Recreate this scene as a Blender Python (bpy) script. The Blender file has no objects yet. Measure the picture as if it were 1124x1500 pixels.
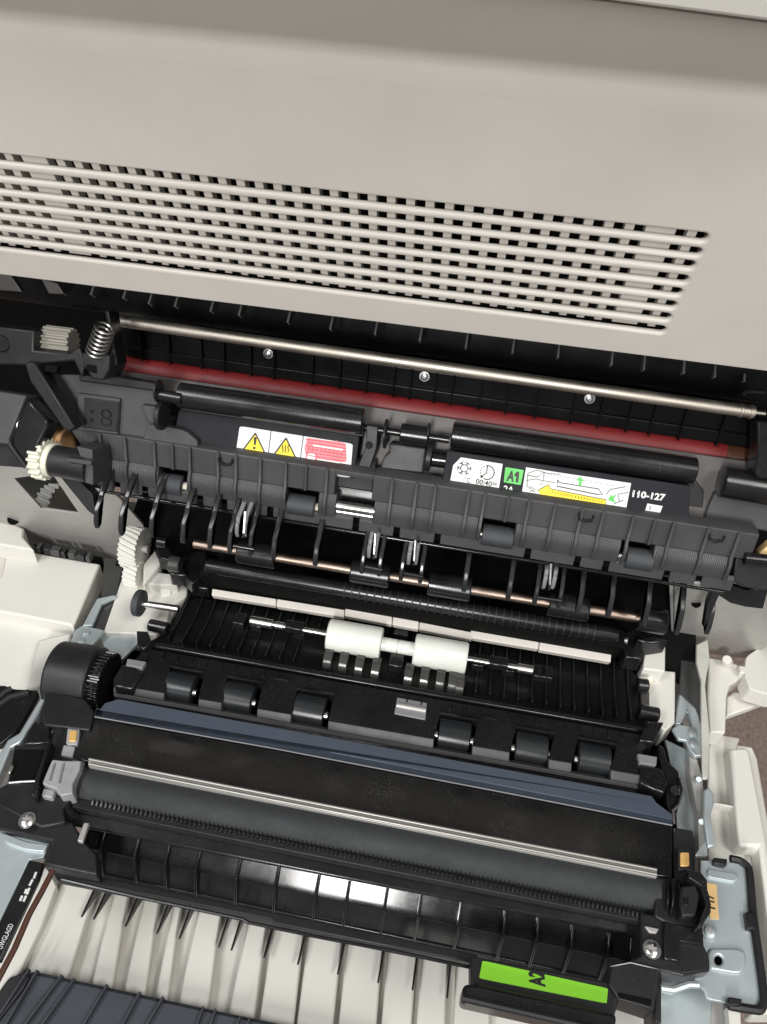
import bpy, bmesh, math, random
from mathutils import Vector, Matrix
random.seed(7)
S = bpy.context.scene
COL = S.collection
V = Vector
# ------------------------------------------------------------------ camera
F = 1107.0
cz = V((-.0979, .4493, -.888)).normalized()            # viewing direction (world)
cx = V((.9828, .1840, -.0152)); cx = (cx - cz*cx.dot(cz)).normalized()
cy = cz.cross(cx)                                       # image-down direction
CAM = V((.024, -.245, 1.10))
cd = bpy.data.cameras.new('camera'); cam = bpy.data.objects.new('camera', cd); COL.objects.link(cam)
cd.sensor_fit = 'VERTICAL'; cd.sensor_height = 24; cd.lens = 24*F/1500
cd.clip_start = .005; cd.clip_end = 50
cam.matrix_world = Matrix(((cx.x, -cy.x, -cz.x, CAM.x), (cx.y, -cy.y, -cz.y, CAM.y), (cx.z, -cy.z, -cz.z, CAM.z), (0, 0, 0, 1)))
S.camera = cam
# ------------------------------------------------------------------ light
wd = bpy.data.worlds.new('World'); S.world = wd; wd.use_nodes = True
wd.node_tree.nodes['Background'].inputs[0].default_value = (.95, .97, 1, 1)
wd.node_tree.nodes['Background'].inputs[1].default_value = .17
S.view_settings.view_transform = 'Standard'; S.view_settings.look = 'None'
S.view_settings.exposure = 0; S.view_settings.gamma = 1
def ceiling_lamp(loc, aim, sx, sy, power, col):
    l = bpy.data.lights.new('ceiling_lamp', 'AREA'); l.shape = 'RECTANGLE'; l.size = sx; l.size_y = sy
    l.energy = power; l.color = col
    o = bpy.data.objects.new('ceiling_lamp', l); COL.objects.link(o); o.location = loc
    d = V(aim) - V(loc); o.rotation_euler = d.to_track_quat('-Z', 'Y').to_euler()
    return o
ceiling_lamp((-.15, -1.72, 2.35), (0, -.1, .7), .30, .80, 42, (1, .985, .96))
ceiling_lamp((1.15, -.25, 2.7), (0, 0, .7), 1.0, .5, 27, (1, .975, .94))
ceiling_lamp((-1.15, -.45, 2.7), (0, 0, .7), 1.0, .5, 24, (.98, .99, 1))
# ------------------------------------------------------------------ pixel helpers
ZM = {'p': (0, 0, 1), 'a': (0, 180, 2), 'b': (562, 250, 2), 'c': (0, 400, 2.958), 'd': (300, 450, 2.958), 'e': (600, 520, 3.747),
      'f': (824, 500, 3.571), 'g': (0, 720, 2.81), 'h': (330, 760, 2.81), 'i': (680, 800, 2.532), 'j': (0, 920, 2.81),
      'k': (350, 960, 2.81), 'l': (724, 1040, 2.81), 'm': (0, 1180, 2.81), 'n': (350, 1200, 2.81), 'o': (724, 1200, 2.81)}
def q(k, *pts):
    ox, oy, s = ZM[k]
    return [(ox + x/s, oy + y/s) for x, y in pts]
def ray(px, py): return cx*((px-562)/F) + cy*((py-750)/F) + cz
def dep(px, py, d): return CAM + ray(px, py)*d
def proj(P):
    v = P - CAM; return (562 + F*v.dot(cx)/v.dot(cz), 750 + F*v.dot(cy)/v.dot(cz))
class Pl:
    def __init__(s, pt, n): s.p = pt; s.n = n
    def __call__(s, px, py):
        r = ray(px, py); return CAM + r*((s.p-CAM).dot(s.n)/r.dot(s.n))
    def off(s, w): return Pl(s.p + s.n*w, s.n)
def PL(px, py, d, a):
    a = math.radians(a); return Pl(dep(px, py, d), V((0, math.sin(a), math.cos(a))))
def PX(px, py, d, sgn=1): return Pl(dep(px, py, d), V((sgn, 0, 0)))
def XA(pt, px):
    v = pt - CAM; a, c = v.dot(cx), v.dot(cz); k = (px-562)/F
    return pt.x + (k*c - a)/(cx.x - k*cz.x)
# ------------------------------------------------------------------ materials
MATS = {}
def mat(name, col, rough=.5, metal=0, bump=0, bscale=900, var=.12, vscale=60, rvar=.1, dust=0, spec=.5, coat=0, trans=0, grooves=0, aniso=0):
    m = bpy.data.materials.new(name); m.use_nodes = True; nt = m.node_tree; N = nt.nodes; L = nt.links
    b = N['Principled BSDF']
    b.inputs['Metallic'].default_value = metal
    b.inputs['Specular IOR Level'].default_value = spec
    b.inputs['Coat Weight'].default_value = coat
    b.inputs['Transmission Weight'].default_value = trans
    geo = N.new('ShaderNodeNewGeometry')
    n1 = N.new('ShaderNodeTexNoise'); n1.inputs['Scale'].default_value = vscale; n1.inputs['Detail'].default_value = 6
    L.new(geo.outputs['Position'], n1.inputs['Vector'])
    mr = N.new('ShaderNodeMapRange'); mr.inputs[1].default_value = .3; mr.inputs[2].default_value = .7
    mr.inputs[3].default_value = 1-var; mr.inputs[4].default_value = 1+var
    L.new(n1.outputs['Fac'], mr.inputs[0])
    mx = N.new('ShaderNodeMix'); mx.data_type = 'RGBA'; mx.blend_type = 'MULTIPLY'; mx.inputs[0].default_value = 1
    mx.inputs[6].default_value = (*col, 1); L.new(mr.outputs[0], mx.inputs[7])
    out = mx.outputs[2]
    if dust:
        n3 = N.new('ShaderNodeTexNoise'); n3.inputs['Scale'].default_value = 1500; n3.inputs['Detail'].default_value = 2
        L.new(geo.outputs['Position'], n3.inputs['Vector'])
        n4 = N.new('ShaderNodeTexNoise'); n4.inputs['Scale'].default_value = 45; n4.inputs['Detail'].default_value = 5
        L.new(geo.outputs['Position'], n4.inputs['Vector'])
        d1 = N.new('ShaderNodeMapRange'); d1.inputs[1].default_value = .62; d1.inputs[2].default_value = .75
        L.new(n3.outputs['Fac'], d1.inputs[0])
        d2 = N.new('ShaderNodeMapRange'); d2.inputs[1].default_value = .45; d2.inputs[2].default_value = .75; d2.inputs[4].default_value = dust
        L.new(n4.outputs['Fac'], d2.inputs[0])
        mu = N.new('ShaderNodeMath'); mu.operation = 'MULTIPLY'; L.new(d1.outputs[0], mu.inputs[0]); L.new(d2.outputs[0], mu.inputs[1])
        m2 = N.new('ShaderNodeMix'); m2.data_type = 'RGBA'; m2.inputs[7].default_value = (.35, .34, .32, 1)
        L.new(mu.outputs[0], m2.inputs[0]); L.new(out, m2.inputs[6]); out = m2.outputs[2]
    L.new(out, b.inputs['Base Color'])
    n2 = N.new('ShaderNodeTexNoise'); n2.inputs['Scale'].default_value = 35; n2.inputs['Detail'].default_value = 8; n2.inputs['Roughness'].default_value = .65
    L.new(geo.outputs['Position'], n2.inputs['Vector'])
    rr = N.new('ShaderNodeMapRange'); rr.inputs[1].default_value = .3; rr.inputs[2].default_value = .7
    rr.inputs[3].default_value = max(.03, rough-rvar); rr.inputs[4].default_value = min(1, rough+rvar)
    L.new(n2.outputs['Fac'], rr.inputs[0]); L.new(rr.outputs[0], b.inputs['Roughness'])
    if bump or grooves:
        nb = N.new('ShaderNodeTexNoise'); nb.inputs['Scale'].default_value = bscale; nb.inputs['Detail'].default_value = 3
        L.new(geo.outputs['Position'], nb.inputs['Vector'])
        bp = N.new('ShaderNodeBump'); bp.inputs['Strength'].default_value = bump; bp.inputs['Distance'].default_value = .0004
        L.new(nb.outputs['Fac'], bp.inputs['Height'])
        if grooves:
            wv = N.new('ShaderNodeTexWave'); wv.wave_type = 'BANDS'; wv.bands_direction = 'X'; wv.inputs['Scale'].default_value = grooves
            wv.inputs['Distortion'].default_value = .3
            L.new(geo.outputs['Position'], wv.inputs['Vector'])
            b2 = N.new('ShaderNodeBump'); b2.inputs['Strength'].default_value = .35; b2.inputs['Distance'].default_value = .0004
            L.new(wv.outputs['Fac'], b2.inputs['Height']); L.new(bp.outputs[0], b2.inputs['Normal']); bp = b2
        L.new(bp.outputs[0], b.inputs['Normal'])
    MATS[name] = m
    return m
mat('cover', (.615, .58, .53), .5, bump=.12, bscale=1600, var=.035, vscale=22)
mat('cover_dark', (.56, .52, .465), .5, bump=.12, bscale=1600, var=.02, vscale=8)
mat('white', (.67, .655, .605), .38, bump=.05, bscale=1200, var=.03, vscale=15)
mat('cream', (.74, .70, .58), .35, var=.03, bump=.05)
mat('ivory', (.70, .70, .58), .4, var=.05, bump=.05)
mat('white_roll', (.70, .71, .655), .3, var=.06, bump=.05, bscale=500)
mat('black', (.015, .015, .016), .42, spec=.35, bump=.25, bscale=1700, var=.2, dust=.12)
mat('black_soft', (.044, .044, .045), .5, bump=.3, bscale=1700, var=.15, dust=.10)
mat('black_fine', (.044, .044, .045), .45, bump=.2, bscale=1700, var=.15, dust=.10, grooves=330)
mat('black_gloss', (.009, .009, .010), .14, var=.2, dust=.3, rvar=.06)
mat('black_satin', (.010, .010, .011), .24, var=.2, dust=.3, rvar=.08, bump=.06)
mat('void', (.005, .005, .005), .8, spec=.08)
mat('slate', (.034, .038, .048), .55, bump=.35, bscale=1500, var=.12, dust=.12)
mat('rubber', (.035, .038, .043), .6, bump=.3, bscale=1300, var=.15, dust=.1)
mat('foam', (.023, .025, .027), .75, bump=.5, bscale=1800, var=.12, vscale=300, dust=.15)
mat('tire', (.016, .018, .020), .26, var=.1, rvar=.05)
mat('steel', (.58, .53, .46), .5, 1, var=.04)
mat('bright_steel', (.75, .74, .72), .25, 1, var=.05)
mat('bronze', (.36, .28, .23), .42, 1, var=.08)
mat('galv', (.50, .555, .57), .42, .55, var=.06, vscale=25, bump=.05)
mat('frame_metal', (.44, .43, .41), .42, .4, var=.08, vscale=15, bump=.05)
mat('red', (.17, .012, .013), .5, var=.06)
mat('greyplate', (.085, .078, .075), .45, .2, var=.06, vscale=10)
mat('film', (.060, .072, .096), .3, var=.06, rvar=.05)
mat('film_lo', (.032, .041, .058), .3, var=.06, rvar=.05)
mat('glass', (.008, .008, .008), .15, var=.2, rvar=.16, dust=.5)
mat('paper', (.70, .71, .70), .45, var=.02)
mat('ink', (.01, .01, .01), .5)
mat('darkpaper', (.015, .016, .020), .5, spec=.15)
mat('yellow', (.88, .66, .02), .45)
mat('green', (.10, .55, .10), .45)
mat('lime', (.25, .66, .03), .42, var=.03)
mat('redink', (.75, .09, .12), .45)
mat('pink', (.78, .22, .25), .45)
mat('greyink', (.16, .16, .16), .5)
mat('spring_steel', (.38, .37, .35), .35, 1)
mat('gold', (.82, .50, .18), .35, .35)
mat('tan', (.78, .53, .24), .45)
mat('grey_plastic', (.20, .20, .21), .42, bump=.15, var=.06)
mat('clear_grey', (.07, .068, .064), .2, var=.1, trans=.3)
mat('wood', (.52, .30, .14), .45, var=.15)
mat('rail_metal', (.34, .33, .31), .45, .8, var=.05)
mat('deep_gloss', (.005, .005, .0055), .3, var=.2, spec=.25)  # blackened further to carry the upper cover's shade on the inner guides
mat('rib_lit', (.14, .14, .135), .3)  # black ribs greyed, so their highlight sits in the base colour
mat('pale_strap', (.50, .50, .45), .35)
mat('dirty', (.26, .245, .21), .5)
mat('finger_black', (.022, .022, .023), .2, rvar=.05, dust=.2)
mat('dark_metal', (.07, .07, .07), .3, .4)
mat('light_grey', (.30, .30, .31), .42, bump=.15)
mat('brown', (.065, .024, .013), .4)
mat('carpet', (.22, .165, .14), .95, bump=.8, bscale=300, var=.25, vscale=180)
# ------------------------------------------------------------------ builders
ORG = {}
def T(name, label, cat, at, group=None):
    o = bpy.data.objects.new(name, None); COL.objects.link(o); o.empty_display_size = .01
    o.location = at; o['label'] = label; o['category'] = cat
    if group: o['group'] = group
    ORG[o.name] = V(at); return o
def M(name, geo, m, parent=None, bevel=.0005, smooth=40, label=None, kind=None, seg=2):
    vs, fs = geo
    c = sum(vs, V())/len(vs)
    me = bpy.data.meshes.new(name)
    me.from_pydata([tuple(v-c) for v in vs], [], fs)
    bm = bmesh.new(); bm.from_mesh(me); bmesh.ops.recalc_face_normals(bm, faces=bm.faces); bm.to_mesh(me); bm.free()
    me.materials.append(MATS[m])
    me.shade_smooth(); me.set_sharp_from_angle(angle=math.radians(smooth))
    o = bpy.data.objects.new(name, me); COL.objects.link(o)
    if bevel:
        b = o.modifiers.new('b', 'BEVEL'); b.width = bevel; b.segments = seg; b.limit_method = 'ANGLE'; b.angle_limit = math.radians(40)
    if parent:
        o.parent = parent; o.location = c - ORG[parent.name]
    else: o.location = c
    ORG[o.name] = c
    if label: o['label'] = label
    if kind: o['kind'] = kind
    return o
def tag(o, label, cat, group=None):
    o['label'] = label; o['category'] = cat
    if group: o['group'] = group
    return o
def join(*gs):
    vs, fs = [], []
    for v, f in gs:
        n = len(vs); vs += v; fs += [tuple(i+n for i in x) for x in f]
    return vs, fs
def prism(pts, vec):
    n = len(pts); vs = [V(p) for p in pts] + [V(p)+vec for p in pts]
    fs = [tuple(range(n)), tuple(range(2*n-1, n-1, -1))] + [(i, (i+1) % n, (i+1) % n+n, i+n) for i in range(n)]
    return vs, fs
def slab(pl, pxs, th): return prism([pl(*p) for p in pxs], -pl.n*th)
def xprism(prof, pa, pb, ref=0):
    x0, x1 = XA(prof[ref], pa), XA(prof[ref], pb)
    return prism([V((x0, p.y, p.z)) for p in prof], V((x1-x0, 0, 0)))
def xprism_w(prof, x0, x1): return prism([V((x0, p.y, p.z)) for p in prof], V((x1-x0, 0, 0)))
def lathe(p0, p1, prof, n=20):
    ax = p1-p0; L = ax.length; d = ax/L
    u = d.cross(V((.3, .2, .9))).normalized(); w = d.cross(u)
    vs, fs = [], []
    for s, r in prof:
        for i in range(n):
            a = 2*math.pi*i/n; vs.append(p0 + ax*s + (u*math.cos(a)+w*math.sin(a))*r)
    m = len(prof)
    for k in range(m-1):
        for i in range(n):
            j = (i+1) % n; fs.append((k*n+i, k*n+j, (k+1)*n+j, (k+1)*n+i))
    fs.append(tuple(range(n))); fs.append(tuple(range((m-1)*n, m*n)))
    return vs, fs
def cyl(p0, p1, r, n=20): return lathe(p0, p1, [(0, r), (1, r)], n)
def tube(path, r, n=8):
    vs, fs = [], []
    for i, p in enumerate(path):
        d = (path[min(i+1, len(path)-1)] - path[max(i-1, 0)]).normalized()
        u = d.cross(V((.123, .31, .94))).normalized(); w = d.cross(u)
        for k in range(n):
            a = 2*math.pi*k/n; vs.append(p + (u*math.cos(a)+w*math.sin(a))*r)
    for i in range(len(path)-1):
        for k in range(n):
            j = (k+1) % n; fs.append((i*n+k, i*n+j, (i+1)*n+j, (i+1)*n+k))
    fs.append(tuple(range(n))); fs.append(tuple(range((len(path)-1)*n, len(path)*n)))
    return vs, fs
def box(c, sx, sy, sz, ax=V((1, 0, 0)), n=V((0, 0, 1))):
    ax = ax.normalized(); n = n.normalized(); b = n.cross(ax)
    pts = [c + ax*i*sx/2 + b*j*sy/2 - n*sz/2 for i, j in ((-1, -1), (1, -1), (1, 1), (-1, 1))]
    return prism(pts, n*sz)
def gear(p0, p1, ro, ri, nt, twist=0, bore=0):
    d = (p1-p0).normalized(); u = d.cross(V((.3, .2, .9))).normalized(); w = d.cross(u)
    prof = []
    for i in range(nt):
        for f, r in ((-.30, ri), (-.16, ro), (.16, ro), (.30, ri)): prof.append((2*math.pi*(i+f)/nt, r))
    n = len(prof); vs = []; K = 4 if twist else 2
    for k in range(K):
        s = k/(K-1)
        for a, r in prof: vs.append(p0+(p1-p0)*s+(u*math.cos(a+twist*s)+w*math.sin(a+twist*s))*r)
    fs = [tuple(range(n)), tuple(range((K-1)*n, K*n))]
    for k in range(K-1): fs += [(k*n+i, k*n+(i+1) % n, (k+1)*n+(i+1) % n, (k+1)*n+i) for i in range(n)]
    return vs, fs
def curve_plate(name, pl, outers, holes, th, m, parent, bevel=.0004, xdir=V((1, 0, 0))):
    """flat plate with real holes: loops are lists of 3D points on plane pl"""
    n = pl.n.normalized(); x = (xdir - n*xdir.dot(n)).normalized(); y = n.cross(x); o0 = outers[0][0]
    cu = bpy.data.curves.new(name, 'CURVE'); cu.dimensions = '2D'; cu.fill_mode = 'BOTH'
    cu.extrude = th/2 - bevel; cu.bevel_depth = bevel; cu.bevel_resolution = 2; cu.offset = -bevel
    for loop in outers + holes:
        sp = cu.splines.new('POLY'); sp.points.add(len(loop)-1); sp.use_cyclic_u = True
        for i, p in enumerate(loop):
            d = p-o0; sp.points[i].co = (d.dot(x), d.dot(y), 0, 1)
    ob = bpy.data.objects.new(name+'_c', cu); COL.objects.link(ob)
    dg = bpy.context.evaluated_depsgraph_get(); dg.update()
    me = bpy.data.meshes.new_from_object(ob.evaluated_get(dg))
    bpy.data.objects.remove(ob); bpy.data.curves.remove(cu)
    vs = [o0 - n*th/2 + x*v.co.x + y*v.co.y + n*v.co.z for v in me.vertices]
    fs = [tuple(p.vertices) for p in me.polygons]
    bpy.data.meshes.remove(me)
    return M(name, (vs, fs), m, parent, bevel=0, smooth=60)
def text(name, s, pl, p0, p1, height, m, parent, w=.0001, bold=.015, fit=True):
    """lettering lying on plane pl, baseline from pixel p0 to pixel p1"""
    A, B = pl(*p0), pl(*p1); n = pl.n.normalized(); x = (B-A).normalized(); y = n.cross(x)
    cu = bpy.data.curves.new(name, 'FONT'); cu.body = s; cu.extrude = 0; cu.offset = bold; cu.resolution_u = 3
    ob = bpy.data.objects.new(name+'_c', cu); COL.objects.link(ob)
    dg = bpy.context.evaluated_depsgraph_get(); dg.update()
    me = bpy.data.meshes.new_from_object(ob.evaluated_get(dg))
    bpy.data.objects.remove(ob); bpy.data.curves.remove(cu)
    xs = [v.co.x for v in me.vertices]; ys = [v.co.y for v in me.vertices]
    kx = (B-A).length/(max(xs)-min(xs)); ky = height/(max(ys)-min(ys))
    vs = [A + x*(v.co.x-min(xs))*kx + y*(v.co.y-min(ys))*ky + n*w for v in me.vertices]
    fs = [tuple(p.vertices) for p in me.polygons]
    bpy.data.meshes.remove(me)
    return M(name, (vs, fs), m, parent, bevel=0)
def flat(name, pl, pxs, m, parent, w=.0001, th=.00008): return M(name, slab(pl.off(w), pxs, th), m, parent, bevel=0)
def line(name, pl, pxs, r, m, parent, w=.0001): return M(name, tube([pl.off(w)(*p) for p in pxs], r, 5), m, parent, bevel=0)
def rnd(pts, r=.18, n=4):
    out = []
    k = len(pts)
    for i in range(k):
        a, b, c = pts[i-1], pts[i], pts[(i+1) % k]
        p = (b[0]+(a[0]-b[0])*r, b[1]+(a[1]-b[1])*r); s = (b[0]+(c[0]-b[0])*r, b[1]+(c[1]-b[1])*r)
        for j in range(n+1):
            t = j/n; out.append(((1-t)**2*p[0]+2*t*(1-t)*b[0]+t*t*s[0], (1-t)**2*p[1]+2*t*(1-t)*b[1]+t*t*s[1]))
    return out
def lerp(a, b, t): return a+(b-a)*t
def lp(a, b, t): return (a[0]+(b[0]-a[0])*t, a[1]+(b[1]-a[1])*t)
def onl(a, b, x): return lp(a, b, (x-a[0])/(b[0]-a[0]))
def screw(name, P, n, r, m, parent):
    n = n.normalized(); u = n.cross(V((1, .2, .1))).normalized(); w = n.cross(u)
    o = M(name, lathe(P-n*.0005, P+n*r*.55, [(0, r*1.35), (.25, r*1.35), (.26, r), (.8, r), (1, r*.8)], 18), m, parent, bevel=0)
    c = P+n*r*.55
    M('drive_cross', join(box(c, r*1.1, r*.28, .0003, u, n), box(c+n*.00002, r*1.1, r*.28, .0003, w, n)), 'frame_metal', o, bevel=0)
    return o

# ================================================================== setting
fl = M('floor', prism([V((-3, -3, 0)), V((3, -3, 0)), V((3, 3, 0)), V((-3, 3, 0))], V((0, 0, -.02))), 'carpet', bevel=0); fl['kind'] = 'structure'
DOOR = PL(540, 1225, .415, 20)
PAN = PL(562, 473, .37, -90)
# ================================================================== upper cover with vents
cov = T('upper_cover', 'warm grey plastic upper side cover of the copier with rows of vent slots', 'cover', PAN(562, 473))
botA, botB = (0, 403), (1124, 545); topA, topB = (0, 38), (1124, 150)
lipL = [239, 261.5, 281.5, 300, 317.5, 335, 351.5, 367.5]; lipR = [356, 377.5, 396.5, 417.5, 436, 455, 472.5, 491]
endX = [1037, 1028, 1018, 1008.5, 999, 991, 983, 975]
holes = []
rows = []
for i in range(8):
    R_ = PAN(endX[i], lipR[i]-6.5); L_ = PAN(0, lipL[i]-6.5)
    L2 = L_ + (L_-R_)*.14
    rows.append((L2, R_))
def pitch(i, t):
    a = max(0, i-1); b = min(7, i+1)
    return (lerp(rows[a][0].z, rows[a][1].z, t)-lerp(rows[b][0].z, rows[b][1].z, t))/(b-a)
for i, (L2, R_) in enumerate(rows):
    hl, hr = pitch(i, 0)*.285, pitch(i, 1)*.285
    loop = [L2+V((0, 0, -hl)), ]
    c = R_ - V((hr, 0, 0))
    for k in range(9):
        a = -math.pi/2 + math.pi*k/8; loop.append(c+V((hr*math.cos(a), 0, hr*math.sin(a))))
    loop.append(L2+V((0, 0, hl)))
    holes.append(loop)
e1 = [onl(botA, botB, -230), onl(botA, botB, 1400), onl(topA, topB, 1400), onl(topA, topB, -230)]
curve_plate('cover_panel', PAN, [[PAN(*p) for p in e1]], holes, .0032, 'cover', cov, bevel=.0013)
pb = PAN.off(-.0045)
Xa = pb(75, 237).x; Xb = pb(937.5, 336).x; hp = (Xb-Xa)/31
zt = lambda x: rows[0][0].z + (rows[0][1].z-rows[0][0].z)*(x-rows[0][0].x)/(rows[0][1].x-rows[0][0].x)
zb = lambda x: rows[7][0].z + (rows[7][1].z-rows[7][0].z)*(x-rows[7][0].x)/(rows[7][1].x-rows[7][0].x)
yb = PAN.p.y + .0050
for k in range(-7, 35):
    x = Xa + (k+.5)*hp; wdt = hp*.46
    x0, x1 = x-wdt/2, x+wdt/2
    if k in (-2, 31): x1 += hp
    if k in (-1, 32): continue
    M('vent_bar', prism([V((x0, yb, zt(x0)+.006)), V((x1, yb, zt(x1)+.006)), V((x1, yb, zb(x1)-.004)), V((x0, yb, zb(x0)-.004))], V((0, .005, 0))), 'cover', cov, bevel=.0004)
M('vent_dark_sheet', prism([V((-.4, PAN.p.y+.03, zb(0)-.02)), V((.4, PAN.p.y+.03, zb(0)-.01)), V((.4, PAN.p.y+.03, zt(0)+.03)), V((-.4, PAN.p.y+.03, zt(0)+.04))], V((0, .004, 0))), 'void', cov, bevel=0)  # black sheet added so the vent holes read dark
# overhanging band above the fold, filleted, and the ledge above it
def fold(x):
    p = PAN(*onl(topA, topB, x)); out = []
    for k in range(7):
        a = math.radians(33)*k/6; out.append(a)
    pts = [p+V((0, -.0001, -.007)), p+V((0, -.0001, 0))]; s = .0013; cur = p.copy()
    for a in out:
        cur = cur + V((0, -math.sin(a), math.cos(a)))*s; pts.append(cur.copy())
    return pts
lA, lB = (850, -2), (1124, 34)
OV = Pl(fold(562)[-1], V((0, -math.cos(math.radians(33)), -math.sin(math.radians(33)))))
def band(x):
    xx = onl(topA, topB, x)
    top = OV(*onl(lA, lB, x + (x-562)*-.04))
    return fold(x) + [top]
bl, br = band(-230), band(1400)
n_ = len(bl); vs = bl+br+[v+V((0, .004, 0)) for v in bl]+[v+V((0, .004, 0)) for v in br]
fs = [(i, i+1, n_+i+1, n_+i) for i in range(n_-1)] + [(2*n_+i, 3*n_+i, 3*n_+i+1, 2*n_+i+1) for i in range(n_-1)]
fs += [(0, n_, 3*n_, 2*n_), (n_-1, 2*n_-1+n_, 4*n_-1, 2*n_-1)]
M('overhang', (vs, fs), 'cover', cov, bevel=0, smooth=50)
a0, a1 = OV.off(.0035)(*onl(lA, lB, -230)), OV.off(.0035)(*onl(lA, lB, 1400))
up = V((0, -.10, .995)); dn = V((0, .03, 0))
M('top_ledge', prism([a0, a1, a1+up*.03, a0+up*.03], dn), 'white', cov, bevel=.0015)
# ================================================================== dark interior
hou = T('inner_housing', 'black inner housing behind the opening with hanging guide ribs', 'housing', dep(600, 520, .5))
def Z3(y, z): return V((0, y, z))
b0 = dep(600, 470, .40); y_in = PAN.p.y
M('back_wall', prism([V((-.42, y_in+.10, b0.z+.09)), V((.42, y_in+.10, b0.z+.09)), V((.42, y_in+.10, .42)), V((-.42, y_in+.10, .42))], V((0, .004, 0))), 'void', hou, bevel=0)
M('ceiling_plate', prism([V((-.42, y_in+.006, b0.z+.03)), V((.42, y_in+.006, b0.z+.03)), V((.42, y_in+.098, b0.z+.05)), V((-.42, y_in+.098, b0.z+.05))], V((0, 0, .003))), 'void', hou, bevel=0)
for x, y in ((100, 424), (142, 427), (189, 432), (226, 440), (264, 444), (316, 451), (357, 457), (428, 467), (490, 477), (555, 484), (620, 494), (687, 504), (755, 511), (821, 518), (899, 529), (946, 536), (1004, 541), (1049, 547), (1092, 553)):
    A = dep(x, y-22, .432); B = dep(x, y+6, .428); C = dep(x+3, y+10, .434); D = dep(x+1, y-8, .440); E = dep(x, y-30, .440)
    xm = A.x
    M('hanging_rib', xprism_w([A, B, C, D, E], xm-.0006, xm+.0006), 'rib_lit', hou, bevel=.0003)
IB = PL(40, 425, .42, -50)
for pts in (((-60, -30), (35, -10), (95, 82), (-60, 70)), ((175, 20), (250, 45), (278, 92), (212, 90))): M('reflection_patch', slab(IB, q('c', *pts), .004), 'greyplate', hou)  # grey pieces standing in for reflections under the cover edge
M('upper_guide_sheet', xprism([dep(600, 455, .445), dep(600, 505, .452), dep(600, 520, .46), dep(600, 505, .47), dep(600, 455, .465)], -60, 1290), 'deep_gloss', hou)
# ---- steel shaft
sp = PL(640, 537, .418, -40)
sh = T('steel_shaft', 'long polished steel shaft across the opening beneath the vented cover', 'shaft', sp(640, 537))
M('rod', lathe(sp(166, 469), sp(1105, 604), [(0, .0030), (.005, .0033), (.93, .0033), (1, .0033)]), 'steel', sh, bevel=0)
for a in (1083, 1098): M('ring', cyl(sp(*onl((166, 469), (1105, 604), a)), sp(*onl((166, 469), (1105, 604), a+5)), .0038), 'steel', sh, bevel=.0003)
M('shaft_tip', cyl(sp(1105, 604), sp(1121, 606), .0012), 'steel', sh, bevel=0)
# ---- ribbed guide with screws
fg = T('ribbed_guide', 'black ribbed guide with three small screws between steel shaft and red roller', 'guide', dep(640, 580, .44))
FGp = PL(640, 565, .440, -62)
gA, gB, gC, gD = (178, 480), (1112, 612), (1102, 657), (184, 522)
M('guide_plate', slab(FGp, [gA, gB, gC, gD], .004), 'deep_gloss', fg)
rx = [209, 250, 297, 330, 369, 403, 459, 499, 538, 578, 602, 638, 663, 704, 744, 787, 840, 880, 922, 956, 1000, 1056]
lipA, lipB = (186, 508), (1104, 639)
M('guide_lip', slab(FGp.off(.0022), [lipA, lipB, (1103, 656), (186, 521)], .0022), 'deep_gloss', fg, bevel=.0006)
for x in rx:
    a = onl(gA, gB, x-2); b = onl(gD, gC, x+2)
    P, Q = FGp.off(.001)(*a), FGp.off(.001)(*b)
    M('rib', box((P+Q)/2 + FGp.n*.0012, .0011, (P-Q).length, .0035, V((1, 0, 0)), FGp.n), 'deep_gloss', fg, bevel=.0003)
for x, y in ((393, 518), (622, 551.5), (864, 584)):
    screw('screw', FGp.off(.0035)(x, y), FGp.n+V((0, -.2, .3)), .0022, 'bright_steel', fg)
# ---- red roller
rr_ = T('red_roller', 'dark red roller strip running under the ribbed guide', 'roller', dep(640, 600, .447))
rp = PL(640, 600, .452, -50)
ra, rb = (188, 539), (1096, 673)
M('sleeve', cyl(rp(*onl(ra, rb, 189)), rp(*onl(ra, rb, 1058)), .0085, 32), 'red', rr_, bevel=0)
M('end_cap', cyl(rp(*onl(ra, rb, 172)), rp(*onl(ra, rb, 188.5)), .0082, 32), 'frame_metal', rr_, bevel=.0006)
M('end_band', cyl(rp(*onl(ra, rb, 1058.5)), rp(*onl(ra, rb, 1092)), .0083, 32), 'brown', rr_, bevel=.0006)
# ---- grey plate between red roller and tubes
gp = PL(640, 625, .4455, -32)
hp_ = tag(M('heat_plate', slab(gp.off(.004), [(160, 540), (1100, 676), (1095, 770), (150, 630)], .003), 'greyplate'), 'smooth brownish grey metal plate between red roller and black tubes', 'plate')
# ================================================================== label flaps
LP = PL(430, 650, .4375, -42)
def flap(label, tubeA, tubeB, r, plate):
    t = T('label_flap', label, 'flap', LP(*plate[0]))
    tp = PL(tubeA[0], tubeA[1], .4335, -42)
    A, B = tp(*tubeA), tp(*tubeB)
    B = A + (B-A)
    M('tube', lathe(A, B, [(0, r*.9), (.004, r), (.996, r), (1, r*.9)], 28), 'black_satin', t, bevel=0)
    M('tube_web', slab(tp.off(-.002), [(tubeA[0]+1, tubeA[1]+2), (tubeB[0]-1, tubeB[1]+2), (tubeB[0]-1, tubeB[1]+22), (tubeA[0]+1, tubeA[1]+22)], .005), 'black', t)
    M('plate', slab(LP, plate, .003), 'darkpaper', t)
    return t
lf = flap('black flap bearing yellow triangle warning labels', (264, 579), (533, 618), .0074, [(262, 600), (527, 637), (519, 700), (250, 660)])
rf = flap('black flap bearing the green A1 label and 110-127 marking', (662, 637), (1018, 690), .0074, [(655, 660), (1012, 712), (1008, 775), (645, 722)])
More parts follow.
